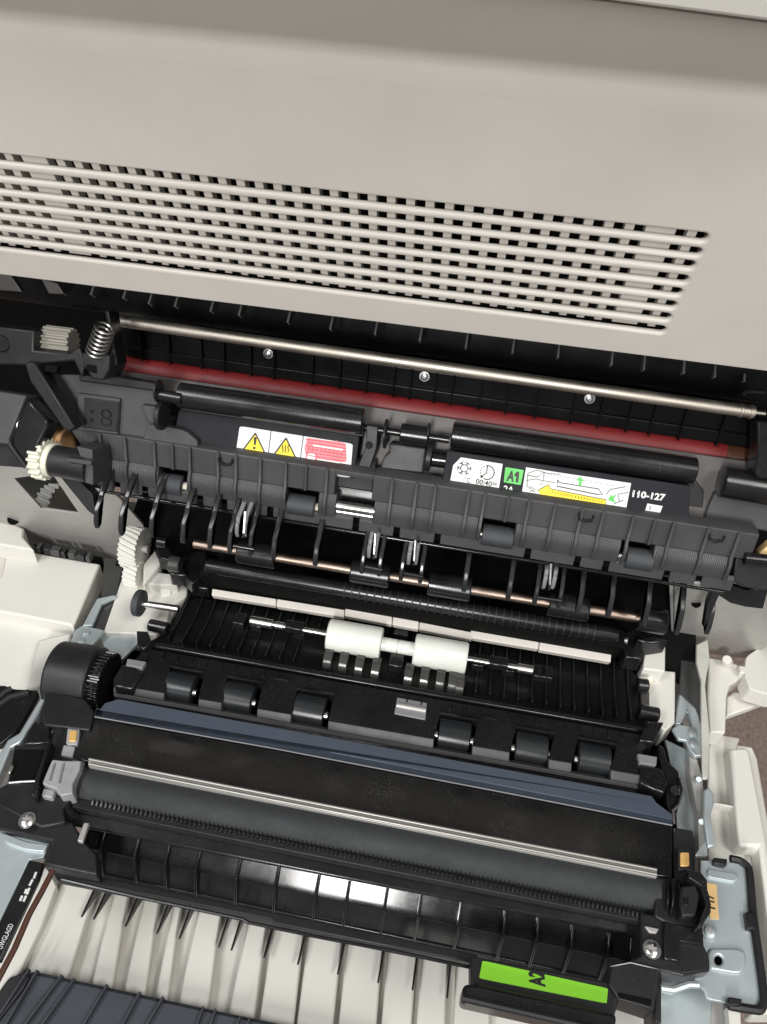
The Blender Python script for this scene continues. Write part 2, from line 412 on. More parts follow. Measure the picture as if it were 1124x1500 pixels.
W1 = .00012; W2 = .00024; W3 = .00036
# left label
flat('dark_label', LP, q('d', (75, 488), (152, 498), (136, 640), (62, 625)), 'darkpaper', lf)
lab = flat('warning_label', LP, rnd(q('d', (152, 515), (642, 592), (630, 740), (130, 665)), .05), 'paper', lf, W1)
for a, b in (((288, 535), (268, 700)), ((428, 558), (406, 720))):
    line('divider', LP, q('d', a, b), .00022, 'ink', lab, W2)
def tri(c, ax, bx, cxp):
    flat('triangle_border', LP, rnd(q(c, ax, bx, cxp), .08), 'ink', lab, W2)
    g = ((ax[0]+bx[0]+cxp[0])/3, (ax[1]+bx[1]+cxp[1])/3)
    sh_ = [lp(g, p, .80) for p in (ax, bx, cxp)]
    flat('triangle', LP, rnd(q(c, *sh_), .08), 'yellow', lab, W3)
tri('d', (220, 540), (268, 640), (160, 622))
tri('d', (353, 561), (402, 662), (293, 644))
flat('exclamation', LP, q('d', (213, 562), (226, 564), (221, 598), (213, 597)), 'ink', lab, .0005)
flat('exclamation_dot', LP, q('d', (211, 604), (221, 606), (219, 616), (209, 614)), 'ink', lab, .0005)
for dx in (-12, 0, 12): line('heat_wave', LP, q('d', (352+dx, 598), (348+dx, 608), (353+dx, 618), (348+dx, 630)), .0003, 'ink', lab, .0004)
flat('red_drawing', LP, q('d', (446, 566), (560, 582), (570, 578), (612, 592), (616, 662), (596, 672), (440, 650), (432, 610)), 'pink', lab, W2)
for k in range(6):
    y = 572+k*14
    line('red_line', LP, q('d', (440+(k % 2)*8, y), (520, y+11), (612, y+26)), .00042, 'redink', lab, .0003)
for k in range(9): line('red_hatch', LP, q('d', (452+k*18, 603+k*2.7), (449+k*18, 622+k*2.7)), .0002, 'redink', lab, .0004)
line('red_slot', LP, q('d', (470, 598), (600, 618)), .0008, 'paper', lab, .0002)
line('prohibition_ring', LP, [q('d', (462+22*math.cos(a/12*2*math.pi), 648+20*math.sin(a/12*2*math.pi)))[0] for a in range(13)], .0003, 'redink', lab, .0006)
flat('prohibition_disc', LP, [q('d', (462+20*math.cos(a/12*2*math.pi), 648+18*math.sin(a/12*2*math.pi)))[0] for a in range(12)], 'paper', lab, .0005)
# right labels
lab2 = flat('cooling_label', LP, q('e', (222, 700), (240, 605), (283, 562), (512, 598), (485, 770), (215, 730)), 'paper', rf, W1)
cxs, cys = 301, 622
for k in range(6):
    a = math.radians(60*k+5); c, s_ = math.cos(a), math.sin(a)
    b_ = math.radians(60*k+65)
    line('snowflake_arm', LP, q('e', (cxs+22*c, cys+22*s_), (cxs+40*c, cys+37*s_)), .00024, 'ink', lab2, W2)
    line('snowflake_side', LP, q('e', (cxs+22*c, cys+22*s_), (cxs+22*math.cos(b_), cys+22*math.sin(b_))), .00024, 'ink', lab2, W2)
    for d_ in (-.32, .32): line('snowflake_twig', LP, q('e', (cxs+30*c, cys+28*s_), (cxs+40*math.cos(a+d_), cys+38*math.sin(a+d_))), .0002, 'ink', lab2, W2)
line('clock_ring', LP, [q('e', (427+38*math.cos(math.radians(a)), 645+38*math.sin(math.radians(a))))[0] for a in range(-90, 135, 15)], .0003, 'ink', lab2, W2)
for a in range(150, 270, 22): line('clock_dash', LP, q('e', (427+38*math.cos(math.radians(a)), 645+38*math.sin(math.radians(a))), (427+38*math.cos(math.radians(a+9)), 645+38*math.sin(math.radians(a+9)))), .0003, 'ink', lab2, W2)
line('clock_hands', LP, q('e', (428, 610), (424, 646), (396, 666)), .0003, 'ink', lab2, W2)
flat('clock_arrow', LP, q('e', (388, 660), (392, 678), (408, 668)), 'ink', lab2, W2)
text('time_text', '00:40', LP, q('e', (362, 706))[0], q('e', (450, 722))[0], .0030, 'ink', lab2, W2)
text('seconds_text', '00', LP, q('e', (455, 714))[0], q('e', (478, 718))[0], .0018, 'ink', lab2, W2)
text('degree_text', '°C', LP, q('e', (300, 697))[0], q('e', (331, 703))[0], .0030, 'ink', lab2, W2, bold=0)
flat('code_label', LP, q('e', (514, 598), (640, 616), (612, 790), (488, 770)), 'darkpaper', rf, W1)
gl = flat('green_label', LP, rnd(q('e', (527, 615), (628, 632), (611, 714), (517, 698)), .06), 'green', rf, W2)
text('code_text', 'A', LP, q('e', (530, 690))[0], q('e', (572, 697))[0], .0062, 'ink', gl, W3, bold=.04)
flat('code_digit', LP, q('e', (589, 640), (603, 642), (597, 701), (583, 699), (586, 664), (575, 666), (577, 655)), 'ink', gl, W3)
text('sub_code_text', '2A', LP, q('e', (513, 752))[0], q('e', (570, 761))[0], .0040, 'paper', rf, .0002, bold=.02)
pic = flat('diagram_label', LP, q('e', (640, 616), (820, 645)) + q('f', (360, 742), (322, 935)) + q('e', (800, 815), (612, 785)), 'paper', rf, W1)
for pts in (((650, 650), (700, 632), (740, 642), (700, 670), (650, 660)), ((640, 690), (690, 680), (735, 690), (720, 715)), ((660, 720), (690, 740), (660, 750)), ((700, 632), (760, 650), (830, 655)), ((740, 642), (735, 690), (800, 700)), ((650, 650), (645, 720), (690, 755))):
    line('diagram_line', LP, q('e', *pts), .00024, 'greyink', pic, W2)
for k in range(22): line('diagram_tick', LP, q('e', (760+k*17, 650+k*3.0), (762+k*17, 656+k*3.0)), .00018, 'greyink', pic, W2)
for pts in (((330, 760), (250, 775), (230, 800)), ((345, 790), (290, 800), (300, 840)), ((320, 830), (270, 850))):
    line('diagram_line', LP, q('f', *pts), .00024, 'greyink', pic, W2)
line('sheet_outline', LP, q('e', (815, 685), (822, 700), (1038, 735), (1060, 768), (1030, 765), (810, 720), (815, 685)), .00026, 'ink', pic, W2)
flat('yellow_bar', LP, q('e', (704, 745), (742, 722), (765, 712), (775, 735), (1080, 795), (1074, 832), (720, 765)), 'yellow', pic, W2)
line('yellow_outline', LP, q('e', (704, 745), (742, 722), (765, 712), (775, 735), (1080, 795), (1074, 832)), .00022, 'ink', pic, W2)
for k in range(18): line('yellow_hatch', LP, q('e', (785+k*16, 748+k*3.1), (783+k*16, 758+k*3.1)), .00016, 'ink', pic, W3)
flat('up_arrow', LP, q('e', (937, 668), (960, 692), (946, 692), (943, 718), (928, 715), (931, 690), (915, 688)), 'green', pic, W3)
flat('curved_arrow', LP, q('f', (240, 830), (255, 800), (259, 813), (283, 800), (268, 825), (280, 845)), 'green', pic, W3)
text('range_text', '110-127', LP, q('f', (364, 814))[0], q('f', (534, 836))[0], .0040, 'paper', rf, W1, bold=.04)
for x, y in ((366, 789), (391, 792), (468, 801)): flat('digit_flag', LP, q('f', (x, y), (x+9, y-7), (x+9, y+4), (x, y+6)), 'paper', rf, W1)
st = flat('small_sticker', LP, q('f', (445, 848), (525, 862), (510, 900), (432, 890)), 'paper', rf, W1)
text('sticker_text', '5', LP, q('f', (452, 880))[0], q('f', (462, 881))[0], .002, 'ink', st, W2)
M('label_bracket', slab(PL(990, 740, .43, -42), q('f', (600, 700), (690, 715), (740, 780), (735, 900), (620, 890), (560, 860), (610, 780)), .006), 'black', rf)
M('upper_latch', slab(PL(740, 675, .4345, -42), q('e', (518, 562), (650, 582), (640, 606), (515, 585)), .003), 'black', rf)
# ---- centre hinge between the flaps
hc = T('hinge_block', 'small black hinge block with collars between the two label flaps', 'hinge', dep(600, 660, .437))
HP = PL(600, 640, .431, -42)
M('block', slab(HP, q('d', (800, 590), (960, 612), (945, 720), (760, 700), (775, 650), (800, 630)), .012), 'black_soft', hc, bevel=.001)
M('collar', cyl(HP.off(.001)(*q('d', (850, 545))[0]), HP.off(.001)(*q('d', (970, 562))[0]), .0058, 24), 'black_satin', hc, bevel=.0006)
M('spindle', cyl(HP(*q('d', (690, 522))[0]), HP(*q('d', (1060, 575))[0]), .0022), 'black_satin', hc, bevel=0)
for x in (780, 965): M('flange', cyl(HP(*q('d', (x, 548))[0]), HP(*q('d', (x+10, 549))[0]), .0085 if x < 800 else .0062, 24), 'black', hc, bevel=.0004)
M('lower_spindle', cyl(HP.off(-.004)(*q('d', (985, 655))[0]), HP.off(-.004)(*q('d', (1062, 665))[0]), .0048), 'black_gloss', hc, bevel=.0005)
M('latch_arm', slab(HP.off(.003), rnd(q('d', (700, 510), (752, 518), (745, 610), (715, 700), (662, 695), (700, 600)), .15), .006), 'black', hc, bevel=.001)
M('latch_foot', slab(HP.off(-.001), q('d', (660, 660), (712, 668), (705, 765), (655, 755)), .005), 'black', hc, bevel=.001)
M('boss', cyl(HP.off(.003)(*q('d', (712, 598))[0]), HP.off(.0036)(*q('d', (712, 598))[0]), .0022), 'black_gloss', hc, bevel=.0002)
M('end_flange', cyl(HP.off(-.002)(*q('d', (960, 645))[0]), HP.off(-.002)(*q('d', (985, 650))[0]), .0085, 24), 'black', hc, bevel=.0005)
# ================================================================== exit guide with rollers and fingers
eg = T('exit_guide', 'long black ribbed paper exit guide with rollers and hanging fingers', 'guide', dep(600, 740, .44))
e_t, e_t2, e_c, e_d, e_b = dep(600, 699, .4290), dep(600, 705, .4270), dep(600, 742, .4345), dep(600, 764, .4365), dep(600, 776, .4400)
e_b2 = dep(600, 790, .4430)
back = V((0, .012, -.012))
up_prof = [e_t, e_t2, e_c, e_c+back, e_t+V((0, .006, -.004))]
lo_prof = [e_c+V((0, .0003, .0002)), dep(600, 753, .4348), e_d, e_b, e_b+V((0, .008, .0)), e_c+back]
win = [(233, 275), (420, 468), (703, 757), (912, 960)]
gap = (494, 549)
def spans(a, b, cuts):
    out = []; s = a
    for c, d in cuts: out.append((s, c)); s = d
    out.append((s, b)); return out
def slope_line(P): return P
for a, b in spans(123, 1112, [gap]): M('upper_face', xprism(up_prof, a, b), 'black_soft', eg, bevel=.0006)
top_bar = [e_t, e_t2, dep(600, 712, .4285), dep(600, 712, .4285)+V((0, .005, -.003)), e_t+V((0, .005, -.003))]
M('top_bar', xprism(top_bar, gap[0]-.5, gap[1]+.5), 'black_soft', eg, bevel=.0005)
M('gap_plate', xprism([p+V((0, .008, -.004)) for p in up_prof], gap[0]-1, gap[1]+1), 'black_soft', eg)
M('gap_floor', xprism([p+V((0, .010, -.008)) for p in lo_prof], gap[0]-1, gap[1]+1), 'black_satin', eg)
for a, b in spans(131, 1076, sorted(win[:2]+[gap]+win[2:])): M('lower_face', xprism(lo_prof, a, b), 'black_fine', eg, bevel=.0006)
notch = [(171, 1), (212, 1), (293, 1), (328, 1), (396, 1), (522, 1), (582, 1), (642, 1), (775, 1), (848, 1), (890, 1), (979, 1), (1026, 1)]
lip = [e_b+V((0, .0005, .0006)), e_b2, e_b2+V((0, .003, .001)), e_b+V((0, .0035, .001))]
for a, b in spans(131, 1076, [(x-4.5, x+4.5) for x, _ in notch]): M('lower_lip', xprism(lip, a, b), 'black_soft', eg, bevel=.0004)
M('inner_channel', xprism([e_c+back*1.05, e_b+V((0, .006, -.006)), e_b2+V((0, .004, -.002)), e_b2+V((0, .02, -.01)), e_c+back*2.5], 131, 1076), 'void', eg)
def rel(prof, o): return [p+o for p in prof]
nv = V((0, -.68, .73))
for x in (149, 185, 227, 253, 278, 319, 345, 380, 417, 446, 476, 570, 605, 632, 680, 703, 737, 767, 804, 843, 873, 916, 947, 974, 1024, 1068):
    short = x in (253, 446, 737, 947)
    X = XA(e_c, x+2)
    pr = [e_t2, e_t2+nv*.0022, e_c+nv*.0022] + ([e_c] if short else [dep(600, 753, .4348)+nv*.0026, e_d+nv*.002, e_b+nv*.0008, e_b, e_d, dep(600, 753, .4348), e_c])
    M('rib', xprism_w(pr, X-.0010, X+.0010), 'black_soft', eg, bevel=.0005)
for x in (331, 859, 1050):    # little looped tabs
    A = dep(600, 715, .427)
    X = XA(A, x); A = V((X, A.y, A.z))
    M('loop_tab', tube([A+V((-.004, 0, .001)), A+V((-.0035, -.002, -.0015)), A+V((0, -.0026, -.0022)), A+V((.0035, -.002, -.0015)), A+V((.004, 0, .001))], .0007), 'black_satin', eg, bevel=0)
ax = dep(600, 765, .4425)
M('drive_shaft', cyl(V((XA(ax, 200), ax.y, ax.z)), V((XA(ax, 1000), ax.y, ax.z)), .0022), 'bright_steel', eg, bevel=0)
sx_ = dep(600, 757, .438)
M('centre_shaft', cyl(V((XA(sx_, 494), sx_.y, sx_.z)), V((XA(sx_, 549), sx_.y, sx_.z)), .0030), 'bright_steel', eg, bevel=0)
for a, b in win:
    o = M('roller', lathe(V((XA(ax, a+3), ax.y, ax.z)), V((XA(ax, b-5), ax.y, ax.z)), [(0, .0058), (.03, .0064), (.97, .0064), (1, .0058)], 28), 'rubber', eg, bevel=0)
    M('hub', cyl(V((XA(ax, b-5), ax.y, ax.z)), V((XA(ax, b+1), ax.y, ax.z)), .0028), 'cream', o, bevel=.0003)
    M('hub', cyl(V((XA(ax, a-1), ax.y, ax.z)), V((XA(ax, a+3), ax.y, ax.z)), .0022), 'cream', o, bevel=.0003)
# fingers
def finger_at(tx, ty, bx, by, w, parent, depth_in=.010, m='finger_black', name='finger'):
    A = dep(tx, ty-8, .4480); B = dep(tx, ty+5, .4440); C = dep(lerp(tx, bx, .5), lerp(ty, by, .5), .4400); D = dep(lerp(tx, bx, .84), lerp(ty, by, .84), .4420); E = dep(bx, by, .4450)
    xm = (A.x+E.x)/2
    bk = V((0, depth_in, .001))
    pr = [A, B, C, D, E, E+V((0, .004, -.001)), D+bk*.7, C+bk, B+bk, A+bk]
    x0, x1 = xm-w/2, xm+w/2
    vs_ = []; n = len(pr)
    for s in (-1, 1):
        for p in pr:
            t = 0
            vs_.append(V((xm+s*w/2, p.y, p.z)))
    fs_ = [tuple(range(n)), tuple(range(2*n-1, n-1, -1))] + [(i, (i+1) % n, (i+1) % n+n, i+n) for i in range(n)]
    return M(name, (vs_, fs_), m, parent, bevel=.0007, seg=2)
for t in ((153, 720, 144, 775), (189, 724, 180, 786), (233, 730, 224, 789), (279, 738, 270, 797), (317, 744, 310, 805), (410, 760, 403, 820), (472, 770, 463, 830), (689, 805, 680, 868), (755, 816, 743, 879), (856, 834, 846, 900), (901, 841, 889, 906), (954, 850, 941, 917), (1002, 859, 990, 930), (1046, 862, 1033, 930)):
    finger_at(*t, .0030, eg, .010)
for a, b, y0, y1 in ((345, 375, 748, 812), (538, 563, 780, 842), (595, 623, 790, 852), (790, 825, 824, 888)):
    for x, s in ((a, 0), (b, 4)):
        finger_at(x, y0+s, x-5, y1+s, .0026, eg)
    for f in (.30, .68):
        x = lerp(a, b, f)
        cl = finger_at(x, y0+4, x-4, lerp(y0, y1, .62), .0024, eg, .004, 'grey_plastic', 'spring_clip')
    x = lerp(a, b, .5)
    M('clip_pin', tube([dep(x, y0+2, .433), dep(x-2, lerp(y0, y1, .5), .431), dep(x-3, lerp(y0, y1, .6), .437)], .0009), 'bright_steel', eg, bevel=0)
    M('clip_axle', cyl(dep(a-3, lerp(y0, y1, .8), .442), dep(b-3, lerp(y0, y1, .8)+5, .442), .0012), 'black_satin', eg, bevel=0)
hl_ = e_b2+V((0, -.0005, -.0014))
M('lower_edge', cyl(V((XA(hl_, 150), hl_.y, hl_.z)), V((XA(hl_, 1060), hl_.y, hl_.z)), .0010, 10), 'black_gloss', eg, bevel=0)
for dy, dz in ((.016, -.020), (.034, -.034)):
    h2 = e_b2+V((0, dy, dz)); M('cross_bar', cyl(V((XA(h2, 200), h2.y, h2.z)), V((XA(h2, 1000), h2.y, h2.z)), .0035, 16), 'black_gloss', eg, bevel=0)
# end pieces of the exit guide
ep = PL(110, 680, .437, -42)
M('end_axle', cyl(ep(*q('c', (238, 812))[0]), ep(*q('c', (395, 842))[0]), .0092, 24), 'black', eg, bevel=.0008)
M('end_key', slab(ep.off(.011), q('c', (285, 800), (395, 815), (395, 835), (285, 818)), .006), 'black_soft', eg)
M('end_bracket', slab(ep.off(.006), q('c', (330, 750), (400, 765), (405, 920), (370, 910), (350, 800)), .02), 'black_soft', eg)
M('side_strut', slab(ep.off(-.008), q('c', (250, 870), (330, 880), (400, 960), (420, 1060), (380, 1030)), .008), 'black', eg)
er = PL(1090, 830, .425, -42)
M('end_arm', slab(er.off(.004), q('f', (905, 1130), (1020, 1150), (1100, 1160), (1100, 1290), (1060, 1310), (960, 1290), (890, 1260)), .02), 'black', eg, bevel=.001)
M('end_pin', cyl(er.off(.010)(*q('f', (950, 1135))[0]), er.off(.010)(*q('f', (1100, 1150))[0]), .0035), 'black_satin', eg, bevel=.0005)
M('end_hook', slab(er.off(-.006), q('f', (880, 1270), (960, 1300), (1080, 1290), (1050, 1400), (960, 1390), (880, 1370), (820, 1330), (770, 1450), (740, 1500), (760, 1370), (790, 1290)), .006), 'black_satin', eg)
# ================================================================== left inner frame, spring, gear
lfr = T('left_bracket', 'black moulded bracket with embossed marks at the left end of the opening', 'bracket', dep(80, 600, .45))
K = PL(80, 560, .440, -45)
M('top_block', slab(K.off(.010), q('c', (-60, 225), (150, 250), (145, 335), (300, 350), (345, 320), (370, 400), (355, 455), (320, 380), (120, 400), (-60, 395)), .022), 'black', lfr, bevel=.001)
M('block_slot', slab(K.off(.016), q('c', (200, 395), (250, 405), (245, 435), (190, 425)), .004), 'void', lfr)
M('inner_wheel', gear(K.off(-.004)(*q('c', (200, 285))[0]), K.off(-.004)(*q('c', (320, 300))[0]), .008, .0065, 14), 'dirty', lfr, bevel=.0003)
M('spring_seat', slab(K.off(.018), q('c', (350, 345), (475, 355), (475, 420), (450, 465), (400, 460), (360, 400)), .02), 'black', lfr, bevel=.001)
M('seat_hole', slab(K.off(.0186), q('c', (372, 395), (418, 402), (418, 436), (375, 425)), .002), 'void', lfr)
M('post', slab(K.off(.012), q('c', (455, 165), (470, 165), (510, 400), (480, 400), (470, 260)), .012), 'black_satin', lfr)
M('diagonal_arm', slab(K.off(.016), q('c', (105, 385), (150, 390), (325, 670), (300, 690), (270, 670), (130, 470)), .010), 'black', lfr, bevel=.001)
M('face_plate', slab(K.off(-.002), q('c', (170, 440), (340, 440), (690, 490), (690, 640), (620, 720), (360, 760), (280, 640)), .005), 'black_soft', lfr)
fp = M('embossed_frame', slab(K.off(.0005), q('c', (335, 520), (520, 545), (512, 700), (330, 680)), .004), 'black_soft', lfr, bevel=.0006)
M('embossed_panel', slab(K.off(.0012), q('c', (365, 540), (515, 560), (508, 690), (362, 670)), .002), 'black', fp)
text('embossed_mark', '8', K.off(.0014), q('c', (435, 660))[0], q('c', (485, 668))[0], .0100, 'black_satin', fp, .0002, bold=-.02)
text('embossed_mark', ':', K.off(.0014), q('c', (393, 645))[0], q('c', (406, 647))[0], .0075, 'black_satin', fp, .0002)
M('roof_ridge', slab(K.off(.003), q('c', (340, 440), (470, 440), (690, 480), (690, 515), (345, 470)), .006), 'black', lfr, bevel=.001)
M('pivot_lug', slab(K.off(.002), q('c', (610, 570), (690, 580), (720, 600), (700, 665), (640, 650)), .008), 'black_soft', lfr, bevel=.001)
M('pivot_disc', cyl(K.off(.004)(*q('c', (690, 615))[0]), K.off(.004)(*q('c', (712, 618))[0]), .0085, 24), 'black', lfr, bevel=.0006)
M('pivot_rod', cyl(K.off(.004)(*q('c', (690, 528))[0]), K.off(.004)(*q('c', (790, 545))[0]), .0035), 'black_satin', lfr, bevel=0)
M('pivot_flange', cyl(K.off(.004)(*q('c', (683, 510))[0]), K.off(.004)(*q('c', (692, 511))[0]), .0065, 24), 'black', lfr, bevel=.0004)
M('round_cheek', slab(K.off(-.001), rnd(q('c', (620, 720), (640, 650), (800, 680), (860, 730), (850, 780), (640, 780)), .25), .006), 'black_soft', lfr)
M('side_screw', lathe(K.off(.010)(*q('c', (5, 305))[0]), K.off(.0125)(*q('c', (5, 305))[0]), [(0, .005), (1, .0045)]), 'black_satin', lfr, bevel=.0004)
def coil(A, B, R, turns, r, name, label):
    d = (B-A); u = d.normalized().cross(V((.2, .9, .1))).normalized(); w = d.normalized().cross(u); n = int(turns*14)
    pts = [A + d*k/n + (u*math.cos(2*math.pi*turns*k/n)+w*math.sin(2*math.pi*turns*k/n))*R for k in range(n+1)]
    return tag(M(name, tube(pts, r, 6), 'spring_steel', bevel=0), label, 'spring')
coil(K.off(.024)(*q('c', (458, 232))[0]), K.off(.016)(*q('c', (414, 352))[0]), .0050, 7, .0008, 'coil_spring', 'bright steel coil spring beside the black post of the embossed bracket')
K2 = PL(1110, 650, .42, -45)
coil(K2.off(.004)(*q('f', (1064, 470))[0]), K2(*q('f', (1066, 575))[0]), .0040, 7, .0006, 'coil_spring', 'coil spring beside the end of the steel shaft at the dark side housing')
# left box
lb = T('side_box', 'black hollow box beside the cream gear', 'box', dep(20, 640, .43))
KB = PL(20, 620, .425, -35)
M('body', slab(KB, q('c', (-80, 500), (115, 530), (40, 715), (40, 745), (-80, 730)), .02), 'black_soft', lb, bevel=.001)
M('open_face', slab(KB.off(-.003), q('c', (118, 540), (205, 640), (205, 670), (115, 845), (45, 750), (42, 715)), .012), 'black_satin', lb, bevel=.0012)
M('under_body', slab(KB.off(-.008), q('c', (-80, 725), (60, 745), (130, 845), (-80, 830)), .012), 'black', lb)
M('steel_edge', slab(KB.off(-.002), q('c', (72, 640), (82, 630), (76, 668), (66, 680)), .001), 'bright_steel', lb)
M('box_rim', tube([KB.off(-.002)(*p) for p in q('c', (44, 715), (46, 748), (112, 840))], .0014), 'black', lb, bevel=0)
cg = T('cream_gear', 'pale cream toothed gear on the end of the exit guide axle', 'gear', ep(66, 672))
M('teeth', gear(ep.off(-.001)(*q('c', (166, 798))[0]), ep.off(-.001)(*q('c', (215, 806))[0]), .0128, .0108, 18), 'ivory', cg, bevel=.0004)
M('collar', cyl(ep.off(-.001)(*q('c', (215, 806))[0]), ep.off(-.001)(*q('c', (240, 812))[0]), .0105, 24), 'ivory', cg, bevel=.0006)
bs = tag(M('bushing', cyl(ep.off(-.016)(*q('c', (205, 730))[0]), ep.off(-.016)(*q('c', (295, 745))[0]), .0110, 9), 'wood', bevel=.001), 'orange brown bushing behind the cream gear', 'bushing')
tag(M('bushing', slab(er.off(.004), q('f', (1030, 1110), (1100, 1050), (1100, 1145), (1040, 1135)), .008), 'tan', bevel=.001), 'tan block beside the dark end of the exit guide', 'bushing')
# right upper housing
rh = T('side_housing', 'black moulded housing beside the 110-127 flap', 'housing', dep(1080, 730, .42))
KR = PL(1060, 720, .422, -42)
M('cover', slab(KR, q('f', (800, 790), (840, 800), (1150, 860), (1150, 1010), (1040, 990), (740, 940), (760, 870)), .012), 'black_soft', rh, bevel=.001)
M('roll_edge', lathe(KR.off(.003)(*q('f', (830, 735))[0]), KR.off(.003)(*q('f', (1150, 790))[0]), [(0, .0075), (.01, .0085), (1, .0085)], 24), 'black_satin', rh, bevel=0)
M('spring_tower', slab(KR.off(.012), q('f', (1020, 420), (1150, 420), (1150, 720), (1030, 720), (1005, 690), (1020, 600)), .014), 'black_satin', rh, bevel=.001)
M('hook', tube([KR.off(.01)(*p) for p in q('f', (940, 280), (960, 262), (1000, 262), (1060, 265))], .0014), 'black_satin', rh, bevel=0)
# ================================================================== side frames of the machine
FY = dep(60, 740, .54).y
FRM = Pl(V((0, FY, 0)), V((0, -1, 0)))
sf = T('metal_sidewall', 'grey sheet metal side frame with a four-cornered opening under the cream gear', 'frame', FRM(60, 740))
curve_plate('frame_plate', FRM, [[FRM(*p) for p in [(-60, 655), (60, 670), (135, 700), (175, 730), (210, 770), (215, 840), (160, 890), (-60, 820)]]], [[FRM(*p) for p in q('c', (62, 890), (225, 868), (345, 1045), (180, 1022))]], .002, 'frame_metal', sf)
M('white_gear', gear(FRM.off(-.02)(*q('c', (215, 1010))[0]), FRM.off(-.02)(*q('c', (275, 1015))[0]), .018, .016, 22, .25), 'white', sf, bevel=.0003)
M('inner_panel', slab(FRM.off(-.045), [(-20, 660), (150, 660), (170, 800), (0, 800)], .003), 'greyplate', sf)
M('frame_hole', lathe(FRM.off(.0002)(*q('c', (58, 1068))[0]), FRM.off(-.001)(*q('c', (58, 1068))[0]), [(0, .0042), (1, .0042)]), 'void', sf, bevel=0)
sr = T('metal_sidewall', 'grey sheet metal side frame behind the dark end of the exit guide', 'frame', FRM(1060, 930))
M('frame_plate', slab(FRM, [(980, 850), (1030, 855), (1200, 870), (1200, 900), (1095, 965), (1042, 958), (985, 960)], .002), 'frame_metal', sr)
M('frame_slot', lathe(FRM.off(.0003)(*q('f', (700, 1370))[0]), FRM.off(-.001)(*q('f', (700, 1370))[0]), [(0, .003), (1, .003)]), 'void', sr, bevel=0)
M('side_wall', prism([FRM(985, 840), FRM(985, 962), FRM(985, 962)+V((0, .10, 0)), FRM(985, 840)+V((0, .10, 0))], V((.002, 0, 0))), 'frame_metal', sr)
# ================================================================== hinge zone
bz = T('bronze_shaft', 'copper coloured shaft with black sleeves seen behind the fingers', 'shaft', dep(600, 852, .475))
bp_ = dep(600, 849, .478)
def bX(px): return V((XA(bp_, px), bp_.y, bp_.z))
M('rod', cyl(bX(285), bX(940), .0030), 'bronze', bz, bevel=0)
for a, b in ((350, 405), (515, 572), (628, 690), (803, 862), (934, 975)): M('sleeve', cyl(bX(a), bX(b), .0078, 24), 'black_satin', bz, bevel=.0008)
tb = T('guide_tube', 'dark glossy guide bar with small ridges above the cream strip', 'bar', dep(600, 875, .50))
tp0 = dep(600, 879, .497)
def tX(px): return V((XA(tp0, px), tp0.y, tp0.z))
M('tube', cyl(tX(303), tX(905), .0052, 24), 'black_satin', tb, bevel=.0008)
for k in range(34):
    x = 505+k*11; M('ridge', cyl(tX(x), tX(x+2.5), .0058, 20), 'black', tb, bevel=0)
M('under_bar', xprism([tp0+V((0, -.006, -.004)), tp0+V((0, .006, -.004)), tp0+V((0, .006, -.03)), tp0+V((0, -.006, -.03))], 292, 915), 'void', tb)
cs = T('cream_strip', 'cream plastic strip in stepped lengths behind the black feed guide', 'strip', dep(600, 915, .515))
st0 = PL(600, 915, .512, 0)
for A, B, w_ in (((311, 862), (405, 877), 10), ((406, 877), (505, 893), 11), ((506, 890), (575, 903), 12), ((576, 903), (614, 910), 12), ((615, 911), (692, 926), 11), ((690, 922), (790, 939), 12), ((791, 939), (896, 957), 13)):
    M('length', slab(st0, [A, B, (B[0]-1, B[1]+w_), (A[0]-1, A[1]+w_)], .006), 'cover', cs, bevel=.0006)  # duller than cream: partial shade on the strip put into its colour
# ---- black feed guide
fd = T('feed_guide', 'black ribbed feed guide holding two white rollers', 'guide', DOOR(580, 960))
D0 = DOOR.off(-.004)
tA, tB, bA, bB = (274, 873), (917, 970), (217, 941), (950, 1069)
M('bed', slab(D0, [tA, tB, (933, 990), (938, 1049), bB, bA, (249, 923)], .012), 'deep_gloss', fd)
M('front_lip', slab(D0.off(.006), [(208, 936), (952, 1066), (955, 1074), (210, 944)], .012), 'black_satin', fd, bevel=.0008)
M('lip_wing', slab(D0.off(.012), q('i', (660, 690), (690, 650), (742, 652), (705, 730), (650, 720)), .014), 'black_satin', fd, bevel=.0008)
M('lip_wing', slab(D0.off(.012), q('g', (562, 572), (610, 575), (625, 620), (590, 650), (565, 630)), .014), 'black_satin', fd, bevel=.0008)
def guide_rib(px, h=.004, end=1.0, start=0, w=.0011):
    t = (px-274)/(917-274)
    a = lp(tA, tB, t); b = lp((233, 938), (945, 1062), t)
    P = D0(*lp(a, b, start)); Q = D0(*lp(a, b, end)); Q.x = P.x
    n = 7; pts = []
    for k in range(n):
        s = k/(n-1); p = P.lerp(Q, s); pts.append(p + D0.n*(h*(1 if k in (0, ) else .35+.65*abs(2*s-1)**1.5)))
    pts = pts + [Q-D0.n*.002, P-D0.n*.002]
    return M('rib', xprism_w(pts, P.x-w/2, P.x+w/2), 'black_satin', fd, bevel=.0003)
for k in range(34):
    x = 280+k*19.3
    if 470 < x < 702: guide_rib(x, .004, .22)
    else: guide_rib(x, .0045, 1.0)
